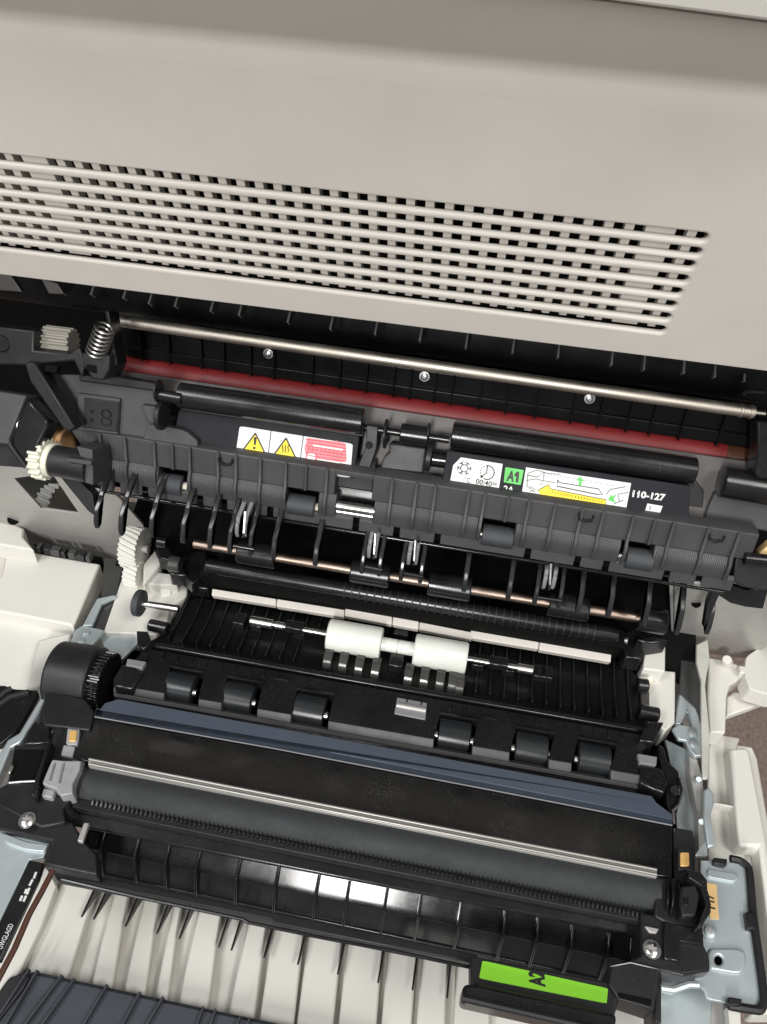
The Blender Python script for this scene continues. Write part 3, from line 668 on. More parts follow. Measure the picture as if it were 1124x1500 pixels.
# white rollers on their shaft
wr = T('feed_rollers', 'pair of white plastic rollers on a thin steel shaft over the feed guide', 'rollers', DOOR(583, 946))
WP = DOOR.off(.006)
wA, wB = (482, 930), (684, 964)
def wX(px):
    P0 = WP(*lp(wA, wB, .5)); return V((XA(P0, px), P0.y, P0.z))
for a, b in ((481, 559), (607, 684)):
    M('roller', lathe(wX(a), wX(b), [(0, .0098), (.02, .0106), (.97, .0106), (1, .0098)], 32), 'white_roll', wr, bevel=0)
M('hub', lathe(wX(559), wX(607), [(0, .0046), (.48, .0046), (.5, .0038), (.52, .0046), (1, .0046)], 24), 'white_roll', wr, bevel=0)
M('shaft', cyl(wX(385), wX(765), .0018), 'bright_steel', wr, bevel=0)
M('thick_end', cyl(wX(367), wX(400), .0032), 'bright_steel', wr, bevel=.0004)
M('thick_end', cyl(wX(403), wX(416), .0026), 'bright_steel', wr, bevel=.0004)
M('thick_end', cyl(wX(758), wX(781), .0030), 'bright_steel', wr, bevel=.0004)
for x in (424, 722):
    P = wX(x+8); M('bearing_clip', box(P+DOOR.n*.001, .012, .007, .006, V((1, 0, 0)), DOOR.n), 'black_satin', wr, bevel=.0008)
for k, x in enumerate((352, 378, 440, 700, 745, 790, 800)):
    P = D0.off(.003)(*onl((330, 905), (900, 1005), x)); M('shaft_support', box(P, .008, .010, .006, V((1, 0, 0)), DOOR.n), 'black_satin', fd, bevel=.0006)
for k, (x, y) in enumerate(q('h', (425, 575), (488, 590), (553, 605), (620, 620), (755, 645), (820, 655), (885, 665), (935, 675), (965, 685))):
    P = D0.off(.0035)(x, y); o = M('guide_tooth', lathe(P+V((-.0028, .001, -.004)), P+V((.0028, .001, -.004)), [(0, .0085), (1, .0085)], 24), 'clear_grey', fd, bevel=.0005)
P = D0.off(.004)(*q('h', (705, 590))[0]); M('centre_catch', box(P, .009, .012, .008, V((1, 0, 0)), DOOR.n), 'black_satin', fd, bevel=.0008)
P = D0.off(.004)(*q('h', (725, 470))[0]); M('centre_catch', box(P, .010, .008, .006, V((1, 0, 0)), DOOR.n), 'black_satin', fd, bevel=.0008)
for a, b in (((615, 548), (692, 565)),): M('end_pin', cyl(D0.off(.004)(*q('g', a)[0]), D0.off(.004)(*q('g', b)[0]), .0042), 'black_satin', fd, bevel=.001)
for a, b in (((640, 515), (682, 520)), ((648, 612), (722, 628))): M('end_pin', cyl(D0.off(.004)(*q('i', a)[0]), D0.off(.004)(*q('i', b)[0]), .0048), 'black_satin', fd, bevel=.001)
# small wheel on a steel stub
sw = T('small_wheel', 'small black wheel on a steel stub shaft beside the white block', 'wheel', DOOR(203, 884))
SWP = DOOR.off(.012)
M('disc', lathe(SWP(*q('g', (558, 456))[0]), SWP(*q('g', (590, 462))[0]), [(0, .0075), (.15, .0092), (.85, .0092), (1, .0075)], 28), 'rubber', sw, bevel=.0005)
M('stub', cyl(SWP(*q('g', (590, 462))[0]), SWP(*q('g', (735, 483))[0]), .0024), 'bright_steel', sw, bevel=0)
M('cap', cyl(SWP(*q('g', (545, 454))[0]), SWP(*q('g', (560, 456))[0]), .0025), 'black_satin', sw, bevel=.0004)
# white blocks at both sides
wb = T('white_block', 'white moulded block with white helical gear beside the small black wheel', 'block', DOOR(190, 880))
WB = DOOR.off(-.006)
M('body', slab(WB, q('g', (520, 300), (600, 330), (700, 345), (775, 395), (770, 430), (700, 480), (680, 560), (640, 590), (560, 585), (425, 580), (480, 420)), .02), 'white', wb, bevel=.001)
M('upper_step', slab(WB.off(.008), q('g', (600, 345), (640, 330), (725, 340), (730, 385), (650, 385), (610, 380)), .01), 'white', wb, bevel=.001)
M('rear_wall', slab(WB.off(.012), q('g', (590, 300), (640, 238), (665, 300), (620, 350), (590, 385)), .012), 'white', wb, bevel=.001)
M('boss', lathe(WB(*q('g', (683, 415))[0]), WB.off(.002)(*q('g', (683, 415))[0]), [(0, .0042), (1, .0036)]), 'white', wb, bevel=.0004)
gw = M('gear', gear(WB.off(.020)(*q('g', (520, 225))[0]), WB.off(.020)(*q('g', (590, 235))[0]), .0155, .0138, 24, .3), 'white', wb, bevel=.0003)
M('gear_bore', cyl(WB.off(.020)(*q('g', (588, 234))[0]), WB.off(.020)(*q('g', (612, 238))[0]), .003), 'frame_metal', gw, bevel=.0004)
M('lower_gear', gear(WB.off(.006)(*q('g', (525, 335))[0]), WB.off(.006)(*q('g', (580, 343))[0]), .0100, .0086, 18, .3), 'white', wb, bevel=.0003)
wb2 = T('white_block', 'white stepped moulded block beside the short black pins', 'block', DOOR(965, 1000))
M('body', slab(WB, q('i', (655, 470), (740, 460), (785, 465), (782, 655), (745, 685), (700, 640), (660, 560)), .02), 'white', wb2, bevel=.001)
M('upper_step', slab(WB.off(.012), q('i', (688, 358), (748, 370), (746, 465), (665, 455), (670, 390)), .02), 'white', wb2, bevel=.001)
M('boss', lathe(WB(*q('i', (676, 492))[0]), WB.off(.003)(*q('i', (676, 492))[0]), [(0, .005), (1, .0045)]), 'cream', wb2, bevel=.0004)
M('latch_window', slab(WB.off(.0005), q('i', (655, 540), (688, 540), (688, 590), (658, 590)), .002), 'greyplate', wb2)
mech = T('dark_mechanism', 'dark clutter of small levers above the white block and gear', 'mechanism', DOOR(265, 820))
for pts, w_ in ((((640, 210), (700, 230), (720, 290), (650, 270)), .02), (((740, 250), (850, 240), (860, 330), (790, 380), (740, 330)), .012), (((690, 290), (760, 300), (770, 345), (700, 340)), .014), (((780, 330), (870, 345), (860, 400), (780, 390)), .004)):
    M('lever', slab(DOOR.off(w_), q('g', *pts), .012), 'black_satin', mech, bevel=.001)
M('pin', cyl(DOOR.off(.03)(*q('g', (650, 205))[0]), DOOR.off(.03)(*q('g', (690, 212))[0]), .004), 'black_satin', mech, bevel=.0006)
M('clear_cap', lathe(DOOR.off(.022)(*q('g', (700, 295))[0]), DOOR.off(.022)(*q('g', (745, 302))[0]), [(0, .006), (1, .0055)]), 'clear_grey', mech, bevel=.0008)
mech2 = T('dark_mechanism', 'dark coiled mechanism above the stepped white block', 'mechanism', DOOR(930, 930))
for pts, w_ in ((((575, 330), (640, 300), (680, 350), (660, 420), (600, 410)), .010), (((640, 345), (700, 330), (760, 350), (690, 360)), .02)):
    M('lever', slab(DOOR.off(w_), q('i', *pts), .014), 'black_satin', mech2, bevel=.001)
M('pin', cyl(DOOR.off(.02)(*q('i', (580, 345))[0]), DOOR.off(.02)(*q('i', (605, 350))[0]), .003), 'bright_steel', mech2, bevel=.0004)
# dark trough below everything on the door
pan = T('door_base', 'black base tray of the lowered door beneath the rollers', 'tray', DOOR(560, 1100))
M('base', slab(DOOR.off(-.030), [(230, 840), (930, 950), (1000, 1060), (1010, 1330), (80, 1190), (120, 1000)], .006), 'void', pan, bevel=0)
M('side_pan', slab(DOOR.off(-.060), [(-140, 700), (240, 740), (240, 1200), (-140, 1200)], .006), 'frame_metal', pan, bevel=0)
M('side_pan', slab(DOOR.off(-.060), [(880, 880), (1015, 900), (1030, 1150), (1060, 1380), (880, 1350)], .006), 'frame_metal', pan, bevel=0)
M('well', prism([V((-.22, y_in+.09, dep(600, 880, .53).z)), V((.20, y_in+.09, dep(600, 880, .53).z)), V((.20, y_in-.08, dep(600, 880, .545).z)), V((-.22, y_in-.08, dep(600, 880, .545).z))], V((0, 0, -.004))), 'void', pan, bevel=0)
# ================================================================== transport bar with six tyres
tr = T('transport_bar', 'black guide bar with six short rollers set into its edge', 'bar', DOOR(560, 1060))
R0 = DOOR.off(.002)
uA, uB = (214, 950), (948, 1078); fA, fB = (165, 1000), (940, 1136)
wins = [(241, 291), (325, 377), (427, 481), (636, 692), (747, 804), (838, 895)]
def xf(l, x): return onl(l[0], l[1], x)
wt = .34
wi = (lp(uA, fA, wt), lp(uB, fB, wt))
M('rear_surface', slab(R0, [uA, uB, wi[1], wi[0]], .008), 'black_satin', tr, bevel=0)
for a, b in spans(166, 940, wins):
    # front strip between windows: window sides run with the door
    sl = -14
    M('front_surface', slab(R0, [xf(wi, a+9 if a > 170 else 190), xf(wi, min(b+9, 942)), xf((fA, fB), b), xf((fA, fB), a)], .008), 'black_satin', tr, bevel=0)
RF = PL(560, 1075, 0.442, -40)
FFp = Pl(R0(*lp(fA, fB, .5)), V((0, math.sin(math.radians(-26)), math.cos(math.radians(-26)))))
mid = ((166.5, 1014), (958, 1154))
for a, b in spans(167, 940, wins):
    M('front_face', slab(FFp, [xf((fA, fB), a), xf((fA, fB), b), xf(mid, b-1), xf(mid, a-1)], .006), 'black_soft', tr, bevel=.0005)  # lighter black than the top surface, standing for light on this face
M('front_band', slab(FFp, [xf(mid, 166), xf(mid, 950), (966, 1162), (167, 1021)], .006), 'black_soft', tr, bevel=.0005)
M('lower_face', slab(FFp.off(-.003), [xf(((167, 1016), (968, 1157)), 168), xf(((167, 1016), (968, 1157)), 968), (966, 1172), (166, 1030)], .004), 'black_satin', tr)
M('back_fill', slab(R0.off(-.014), [wi[0], wi[1], fB, fA], .004), 'void', tr, bevel=0)
for a, b in wins:
    c0 = xf((lp(uA, fA, .84), lp(uB, fB, .84)), (a+b)/2)
    P = R0.off(-.0095)(*c0)
    p0, p1 = V((XA(P, a+6), P.y, P.z)), V((XA(P, b-4), P.y, P.z))
    o = M('roller', lathe(p0, p1, [(0, .0095), (.03, .0102), (.97, .0102), (1, .0095)], 32), 'tire', tr, bevel=0)
    for u, v_ in ((a, a+6), (b-4, b+2)):
        h_ = M('shaft_end', cyl(V((XA(P, u), P.y-.002, P.z+.0048)), V((XA(P, v_), P.y-.002, P.z+.0048)), .0026), 'bright_steel', o, bevel=.0004)
    # raised edge over the window
    l0, l1 = R0.off(.0010)(*xf(wi, a+8)), R0.off(.0010)(*xf(wi, b+9))
    M('window_rim', tube([l0, l1], .0008), 'black_gloss', tr, bevel=0)
sl_ = M('centre_slot', slab(R0.off(.0006), q('k', (652, 172), (775, 195), (768, 265), (640, 240)), .002), 'grey_plastic', tr)
M('slot_bar', cyl(R0.off(.001)(*q('k', (650, 205))[0]), R0.off(.001)(*q('k', (770, 228))[0]), .0016), 'frame_metal', sl_, bevel=0)
for x0, y0, x1, y1, kk in ((145, 92, 205, 103, 'k'), (1012, 255, 1072, 266, 'k'), (202, 655, 262, 665, 'h')):
    M('surface_mark', tube([R0.off(.0006)(*q(kk, (x0, y0))[0]), R0.off(.0006)(*q(kk, (x1, y1))[0])], .0008), 'black_gloss', tr, bevel=0)
for x in range(240, 930, 21):
    P = R0(*onl(lp(uA, fA, .10) and (212, 957), (946, 1085), x))
    M('surface_rib', box(P+DOOR.n*.0004, .0008, .006, .0014, V((1, 0, 0)), DOOR.n), 'black_satin', tr, bevel=.0002)
M('end_block', slab(R0.off(.002), q('j', (465, 210), (500, 150), (560, 160), (590, 190), (545, 250), (470, 240)), .012), 'black_satin', tr, bevel=.001)
M('end_pad', slab(R0.off(.003), q('j', (525, 125), (603, 138), (585, 165), (518, 152)), .004), 'grey_plastic', tr)
M('end_pad', slab(R0.off(.003), q('l', (590, 178), (672, 192), (668, 228), (600, 218)), .004), 'grey_plastic', tr)
M('end_block', slab(R0.off(.002), q('l', (600, 225), (690, 240), (715, 300), (700, 345), (600, 300)), .012), 'black_satin', tr, bevel=.001)
# ---- gear drum at the left end
gd = T('gear_drum', 'black curved gear housing with dark toothed gear at the end of the roller bar', 'housing', DOOR(120, 1000))
GP = DOOR.off(-.006)
g0, g1 = GP(*q('j', (235, 190))[0]), GP(*q('j', (405, 215))[0])
M('cover', lathe(g0, g1, [(0, .0205), (.03, .0215), (.97, .0215), (1, .0205)], 40), 'black', gd, bevel=.0008)
M('gear', gear(g1+V((.0005, 0, 0)), g1+V((.008, 0, 0)), .0190, .0172, 40), 'black_gloss', gd, bevel=.0002)
M('side_tab', slab(GP.off(.012), q('j', (205, 150), (225, 105), (262, 115), (255, 200), (215, 200)), .01), 'black', gd, bevel=.001)
M('lower_arm', slab(GP.off(.010), q('j', (195, 255), (350, 290), (390, 345), (370, 420), (180, 400), (170, 330)), .006), 'black', gd, bevel=.001)
# ---- film, glass panel, rail
tu = T('transfer_unit', 'black transfer roller unit with blue film strip, grey roller and ribbed apron', 'unit', DOOR(540, 1225))
FI = DOOR.off(.0035)
M('film', slab(FI, [(141, 1046), (154, 1030), (174, 1024), (955, 1166), (962, 1176), (985, 1193), (985, 1200), (400, 1085), (142, 1040)], .0008), 'film', tu, bevel=.0002, label='slate blue upper film strip')
M('film_border', slab(DOOR.off(.0030), [(141, 1037), (985, 1195), (985, 1209), (400, 1096), (139, 1050)], .0008), 'film_lo', tu, bevel=.0002)
M('film_edge', tube([DOOR.off(.0032)(139, 1050), DOOR.off(.0032)(400, 1096), DOOR.off(.0032)(750, 1163), DOOR.off(.0032)(985, 1209)], .0004), 'grey_plastic', tu, bevel=0)
M('glass_panel', slab(DOOR.off(.0015), [(137, 1046), (985, 1203), (985, 1285), (962, 1283), (125, 1115), (106, 1108)], .006), 'glass', tu, bevel=.0005)
for wq, r in ((0, .0009), (7, .0009)):
    M('rail', cyl(DOOR.off(.0038)(131, 1112+wq), DOOR.off(.0038)(962, 1274+wq), r, 12), 'rail_metal', tu, bevel=0)
M('rail_bed', slab(DOOR.off(.0030), [(130, 1110), (963, 1273), (963, 1285), (129, 1121)], .004), 'frame_metal', tu)
rlA, rlB = (118, 1149), (963, 1312)
RP = DOOR.off(-.0085)
M('transfer_roller', lathe(RP(*rlA), RP(*rlB), [(0, .0096), (.002, .0104), (.998, .0104), (1, .0096)], 48), 'foam', tu, bevel=0)
M('roller_core', cyl(RP(rlA[0]-8, rlA[1]-1.6), RP(rlB[0]+20, rlB[1]+3.8), .003), 'bright_steel', tu, bevel=0)
# toothed strip
tA_, tB_ = (136, 1176), (940, 1341)
geos = []
for k in range(125):
    P = DOOR.off(-.0032)(*lp(tA_, tB_, k/124)); geos.append(box(P, .0013, .0026, .0014, V((1, 0, 0)), (DOOR.n+V((0, -.35, 0))).normalized()))
ts = M('tooth_row', join(*geos), 'black_gloss', tu, bevel=.0002); ts['kind'] = 'stuff'
M('tooth_bed', slab(DOOR.off(-.0040), [(110, 1168), (950, 1338), (948, 1352), (105, 1182)], .006), 'black', tu)
# apron
apT = ((94, 1180), (945, 1354)); apR = ((128, 1207), (945, 1372)); apM = ((118, 1237), (925, 1405)); apB = ((105, 1271), (905, 1440))
AP0 = PL(520, 1270, .4145, 8)
M('apron_lip', slab(AP0, [apT[0], apT[1], (945, 1373), (100, 1208)], .004), 'black_satin', tu, bevel=.001)
AP1 = PL(520, 1290, .4170, -20)
cellx = [(132, 1205)] + q('m', (440, 80), (580, 105), (705, 130), (830, 155), (995, 195)) + q('n', (170, 170), (335, 210), (460, 240), (615, 270), (755, 305), (920, 335), (1100, 370)) + q('o', (185, 400), (325, 430), (475, 460), (565, 475))
M('apron_upper', slab(AP1, [(126, 1203), (945, 1368), (925, 1410), (112, 1240)], .003), 'black_gloss', tu, bevel=.0004)
AP2 = Pl(AP1(520, 1322), V((0, math.sin(math.radians(-50)), math.cos(math.radians(-50)))))
AP2.p = AP1(*lp(apM[0], apM[1], .5))
M('apron_lower', slab(AP2, [(112, 1236), (922, 1406), (905, 1446), (104, 1276)], .003), 'black_gloss', tu, bevel=.0004)
for x, y in cellx:
    P = AP1(x, y)
    a = AP1(*onl(apR[0], apR[1], x)); X = a.x
    yz = lambda pt: V((X, pt.y, pt.z))
    p1 = yz(AP1(*lp(apR[0], apR[1], .5))); p2 = yz(AP1(*lp(apM[0], apM[1], .5))); p3 = yz(AP2(*lp(apB[0], apB[1], .5)))
    pr = [p1+AP1.n*.0005, p1+AP1.n*.0022, p2+AP1.n*.0042, p3+AP2.n*.0022, p3-AP2.n*.001, p2-AP1.n*.001]
    M('apron_rib', xprism_w(pr, X-.0008, X+.0008), 'black_gloss', tu, bevel=.0004)
lowline = ((80, 1273), (905, 1441))
M('apron_hem', slab(AP2.off(.001), [lp(apB[0], apB[1], 0), apB[1], (904, 1448), (103, 1280)], .004), 'black_satin', tu, bevel=.0006)
M('lower_rail', slab(DOOR.off(-.016), [(78, 1270), (700, 1398), (700, 1412), (400, 1352), (395, 1346), (80, 1284)], .010), 'black', tu, bevel=.0006)
M('rail_lip', tube([DOOR.off(-.012)(*p) for p in q('m', (240, 300), (560, 375), (1000, 468), (1020, 480))+q('n', (40, 425), (355, 490), (600, 535), (955, 610))], .0009), 'black_satin', tu, bevel=0)
# end frames of the transfer unit
EF = DOOR.off(.000)
M('left_end', slab(EF, q('j', (60, 480), (190, 480), (260, 330), (400, 350), (390, 400), (340, 520), (320, 560), (310, 690), (260, 740), (270, 800), (170, 820), (-10, 730), (-10, 660), (30, 640)), .014), 'black', tu, bevel=.001)
M('left_fin', slab(EF.off(.010), q('j', (200, 455), (212, 458), (140, 690), (125, 685)), .014), 'black_satin', tu, bevel=.0006)
M('left_lower', slab(EF.off(-.004), q('m', (-10, 0), (140, 0), (250, 10), (270, 60), (300, 70), (350, 150), (400, 200), (400, 285), (215, 250), (175, 240), (215, 145), (-10, 95)), .014), 'black', tu, bevel=.001)
M('left_post', slab(EF.off(.001), q('m', (345, 70), (368, 70), (340, 150), (318, 145)), .003), 'frame_metal', tu)
screw('mount_screw', EF.off(.0006)(*q('j', (112, 790))[0]), EF.n, .0034, 'bright_steel', tu)
M('bearing', slab(EF.off(.007), rnd(q('j', (215, 540), (265, 545), (335, 545), (330, 580), (300, 640), (300, 680), (250, 690), (230, 660), (172, 640)), .15), .012), 'light_grey', tu, bevel=.001, label='grey plastic bearing holder')
M('bearing_foot', slab(EF.off(.004), q('j', (178, 655), (228, 665), (215, 700), (170, 690)), .008), 'light_grey', tu, bevel=.001)
for a in (282, 305): M('bearing_ring', cyl(RP.off(.004)(*q('j', (a, 630+a*.18-52))[0]), RP.off(.004)(*q('j', (a+9, 632+a*.18-52))[0]), .0118, 28), 'light_grey', tu, bevel=.0005)
M('left_pocket', slab(EF.off(.0004), q('j', (62, 500), (185, 500), (135, 640), (40, 635)), .002), 'void', tu, bevel=0)
M('pocket_wire', tube([EF.off(.001)(*p) for p in q('j', (38, 637), (90, 632), (145, 630))], .0007), 'bright_steel', tu, bevel=0)
M('pocket_tab', slab(EF.off(.003), q('j', (30, 590), (52, 560), (58, 570), (40, 600)), .002), 'bright_steel', tu)
M('corner_step', slab(EF.off(.003), q('j', (100, 480), (200, 470), (205, 400), (150, 380), (110, 430)), .006), 'black_satin', tu, bevel=.0008)
for a_, b_ in (((225, 560), (205, 630)), ((262, 560), (244, 640))): M('bearing_groove', tube([EF.off(.0072)(*p) for p in q('j', a_, b_)], .0007), 'grey_plastic', tu, bevel=0)
def contact(pl, c, k, w_, h_, sl):
    x, y = c
    outer = [(x-w_+sl, y-h_), (x+w_+sl, y-h_), (x+w_-sl, y+h_), (x-w_-sl, y+h_)]
    inner = [lp(c, p, .62) for p in outer]
    o = M('contact', slab(pl, rnd(q(k, *outer), .2), .005), 'light_grey' if k == 'j' else 'black', tu, bevel=.0005)
    M('contact_pad', slab(pl.off(.0008), rnd(q(k, *inner), .15), .002), 'gold', o, bevel=.0003)
contact(EF.off(.003), (300, 443), 'j', 25, 36, 4)
M('contact_arm', slab(EF.off(.002), q('j', (262, 480), (310, 488), (298, 530), (250, 522)), .004), 'light_grey', tu)
RE = q('l', (735, 480), (820, 495), (832, 580), (830, 660), (870, 700), (890, 770), (895, 830), (850, 899), (770, 899), (700, 870), (660, 850), (668, 690), (745, 690))
M('right_end', slab(EF.off(.0005), RE, .016), 'black', tu, bevel=.001)
contact(EF.off(.004), (785, 614), 'l', 30, 46, -1)
M('right_bracket', slab(EF.off(.012), q('l', (800, 655), (850, 665), (878, 700), (880, 760), (895, 800), (890, 840), (850, 890), (840, 885), (872, 800), (850, 720), (800, 690)), .010), 'black_satin', tu, bevel=.0008)
for a, r in ((690, .0105), (705, .0125), (735, .0118), (750, .0098)): M('bearing_ring', cyl(RP.off(.003)(*q('l', (a, 783+(a-690)*.2))[0]), RP.off(.003)(*q('l', (a+7, 785+(a-690)*.2))[0]), r, 28), 'black_satin', tu, bevel=.0004)
M('end_cap', slab(EF.off(.009), q('l', (770, 725), (830, 715), (850, 760), (830, 850), (775, 850), (765, 790)), .012), 'black', tu, bevel=.0012)
M('cap_mark', slab(EF.off(.0096), q('l', (780, 772), (802, 774), (800, 802), (778, 800)), .001), 'black_gloss', tu, bevel=.0002)
M('right_lower', slab(EF.off(-.002), q('o', (600, 385), (720, 400), (860, 440), (865, 520), (885, 560), (890, 625), (780, 640), (680, 620), (660, 790), (510, 740), (470, 680), (480, 600), (560, 580), (605, 560)), .016), 'black', tu, bevel=.001)
screw('mount_screw', EF.off(-.0005)(*q('o', (650, 536))[0]), EF.n, .0034, 'bright_steel', tu)
M('right_step', slab(EF.off(.001), q('o', (700, 420), (850, 450), (858, 520), (770, 505), (765, 590), (700, 575)), .006), 'black_satin', tu, bevel=.0008)
M('right_seam', tube([EF.off(-.0018)(*p) for p in q('o', (480, 605), (560, 590), (680, 618), (775, 640))], .0006), 'black_gloss', tu, bevel=0)
M('half_hole', slab(EF.off(-.0006), q('o', (620, 438), (680, 450), (668, 470), (640, 466)), .002), 'frame_metal', tu)
M('handle_notch', slab(EF.off(-.0014), q('o', (510, 712), (650, 742), (645, 768), (512, 735)), .001), 'void', tu)
# ================================================================== white tray below
TRP = PL(400, 1400, .4465, 26)
wt_ = T('paper_tray', 'white lower paper tray with shallow grooves and black guide blades', 'tray', TRP(400, 1400))
M('tray_bed', slab(TRP.off(-.007), [(60, 1270), (700, 1405), (985, 1465), (1010, 1620), (-160, 1620), (-20, 1450), (40, 1310)], .006), 'white', wt_)
flats = [((86, 1300), (138, 1313), (100, 1432), (38, 1420)), ((164, 1316), (187, 1322), (165, 1446), (135, 1438)), ((208, 1328), (232, 1334), (213, 1457), (182, 1450)), ((251, 1338), (264, 1341), (246, 1464), (228, 1460)),
         ((287, 1348), (322, 1356), (305, 1478), (262, 1468)), ((360, 1364), (389, 1371), (372, 1493), (335, 1484)), ((398, 1373), (444, 1383), (430, 1505), (380, 1496)), ((450, 1384), (500, 1395), (486, 1520), (434, 1508)),
         ((507, 1397), (560, 1408), (549, 1530), (494, 1520)), ((567, 1409), (610, 1419), (600, 1540), (556, 1532)), ((617, 1420), (656, 1428), (650, 1550), (607, 1542)), ((668, 1430), (720, 1440), (716, 1560), (662, 1550))]
for a, b, c, d in flats:
    ext = lambda p, q_: (p[0]+(q_[0]-p[0])*1.7, p[1]+(q_[1]-p[1])*1.7)
    back_ = lambda p, q_: (p[0]-(q_[0]-p[0])*.3, p[1]-(q_[1]-p[1])*.3)
    M('tray_flat', slab(TRP, [back_(a, d), back_(b, c), ext(b, c), ext(a, d)], .0068), 'white', wt_, bevel=.0012)
M('side_flat', slab(TRP, q('o', (490, 760), (660, 790), (655, 1000), (470, 1000)), .003), 'white', wt_, bevel=.001)
M('side_step', slab(TRP.off(.006), [(70, 1268), (84, 1298), (60, 1360), (0, 1480), (-60, 1560), (-60, 1480), (20, 1350)], .012), 'white', wt_, bevel=.001)
for a, b in ((((370, 340), (335, 460)), 'm'), (((415, 350), (385, 470)), 'm'), (((545, 375), (515, 500)), 'm'), (((680, 405), (645, 530)), 'm'), (((770, 425), (738, 550)), 'm'), (((935, 460), (900, 585)), 'm'), (((970, 470), (952, 598)), 'm'), (((1105, 510), (1090, 628)), 'm'),
             (((125, 455), (103, 572)), 'n'), (((260, 480), (242, 600)), 'n'), (((430, 500), (407, 640)), 'n'), (((592, 540), (573, 675)), 'n'), (((735, 565), (715, 705)), 'n'), (((875, 600), (857, 738)), 'n')):
    p, r_ = q(b, *a)
    B0 = TRP.off(.008)(p[0]+3, p[1]-6); tip = TRP.off(.0065)(*r_)
    X = tip.x; top = V((X, B0.y, B0.z))
    M('guide_blade', xprism_w([top, tip, V((X, tip.y, tip.z-.0008)), V((X, B0.y-.002, B0.z-.012)), V((X, B0.y+.004, B0.z-.012))], X-.0006, X+.0006), 'black_satin', wt_, bevel=.0003)
# ---- slate cover in the near left corner
SC = PL(200, 1490, .411, 18)
lc = T('slate_cover', 'slate grey ribbed cover over the lower end of the white tray', 'cover', SC(200, 1490))
M('top', slab(SC, [(16, 1448), (22, 1430), (50, 1422), (300, 1476), (560, 1530), (560, 1640), (-160, 1640), (-40, 1500)], .012), 'slate', lc, bevel=.002)
M('corner_pad', slab(SC.off(.002), rnd([(-30, 1495), (12, 1432), (36, 1424), (44, 1430), (36, 1446), (10, 1480), (-20, 1520)], .2), .008), 'black', lc, bevel=.0012)
for a, b in (((125, 675), (5, 860)), ((160, 680), (30, 899)), ((260, 700), (110, 899)), ((310, 715), (180, 899)), ((445, 740), (350, 899)), ((580, 770), (510, 899)), ((675, 790), (610, 899)), ((840, 830), (815, 899)), ((890, 840), (870, 899)), ((990, 872), (980, 899)), ((1030, 876), (1022, 899))):
    p, r_ = q('m', a, b); P, Q = SC.off(.0012)(*p), SC.off(.0012)(*r_); Q = P+(Q-P)*1.8
    M('rib', box((P+Q)/2+SC.n*.0005, (Q-P).length, .0014, .0045, Q-P, SC.n), 'slate', lc, bevel=.0005)
# ---- green handle
HN = DOOR.off(-.004)
gh = T('release_handle', 'black release handle with bright green A2 label', 'handle', HN(800, 1450))
M('label_plate', slab(HN, [(690, 1400), (900, 1440), (908, 1460), (900, 1490), (690, 1446)], .010), 'black', gh, bevel=.0008)
gl2 = M('green_label', slab(HN.off(.0003), rnd([(707, 1407), (891, 1448), (889, 1470), (702, 1433)], .06), .0003), 'lime', gh, bevel=0)
text('code_text', 'A2', HN.off(.0004), q('o', (212, 692))[0], q('o', (206, 626))[0], .0080, 'ink', gl2, .0001, bold=.05)
M('grip', slab(HN.off(.010), [(679, 1441), (700, 1440), (905, 1485), (903, 1500), (896, 1515), (676, 1466)], .014), 'black_satin', gh, bevel=.002)
M('grip_lip', tube([HN.off(.011)(*p) for p in ((678, 1462), (760, 1481), (895, 1512))], .0016), 'black', gh, bevel=0)
# ================================================================== right metal plate and rails
MP = DOOR.off(-.012)
mp = T('metal_plate', 'bluish grey metal plate with black rubber edging and tan tag', 'plate', MP(1080, 1350))
out = q('o', (850, 168), (1000, 178), (1035, 200), (1050, 240), (1060, 400), (1100, 740), (1085, 772), (1060, 775), (900, 745), (875, 735), (868, 705), (835, 680), (820, 640), (840, 500))
hc_ = q('o', (925, 580))[0]
curve_plate('plate', MP, [[MP(*p) for p in out]], [[MP(hc_[0]+6.5*math.cos(a*math.pi/8), hc_[1]+7.5*math.sin(a*math.pi/8)) for a in range(16)]], .002, 'galv', mp)
M('hole_backing', slab(MP.off(-.006), [(hc_[0]-12, hc_[1]-12), (hc_[0]+12, hc_[1]-12), (hc_[0]+12, hc_[1]+12), (hc_[0]-12, hc_[1]+12)], .002), 'void', mp)
M('edging', tube([MP.off(.001)(*p) for p in rnd(q('o', (840, 140), (1010, 168), (1050, 200), (1065, 400), (1115, 750), (1095, 788), (990, 772), (875, 745)), .22, 3)[4:-4]], .0022, 8), 'black', mp, bevel=0)
for pts in (((905, 155), (962, 162), (958, 192), (940, 190), (905, 180)), ((1035, 380), (1075, 384), (1082, 455), (1045, 450)), ((965, 730), (1022, 738), (1018, 772), (962, 765))):
    M('edge_clip', slab(MP.off(.004), q('o', *pts), .006), 'black', mp, bevel=.0008)
M('swage', slab(MP.off(.0016), rnd(q('o', (880, 205), (990, 222), (1008, 240), (990, 258), (880, 238)), .2), .003), 'galv', mp, bevel=.0014, seg=4)
ps = rnd(q('o', (895, 530), (1000, 530), (1035, 545), (1040, 600), (1015, 640), (900, 620), (885, 600), (880, 550)), .3)
curve_plate('pill_boss', MP.off(.0016), [[MP.off(.0016)(*p) for p in ps]], [[MP.off(.0016)(hc_[0]+6.5*math.cos(a*math.pi/8), hc_[1]+7.5*math.sin(a*math.pi/8)) for a in range(16)]], .0025, 'galv', mp, bevel=.0010)
tg = M('tan_tag', slab(MP.off(.0004), q('o', (875, 262), (915, 268), (926, 412), (890, 410)), .0004), 'tan', mp, bevel=0)
text('tag_text', 'H7', MP.off(.0005), q('o', (912, 372))[0], q('o', (904, 308))[0], .0075, 'ink', tg, .0001, bold=.01)
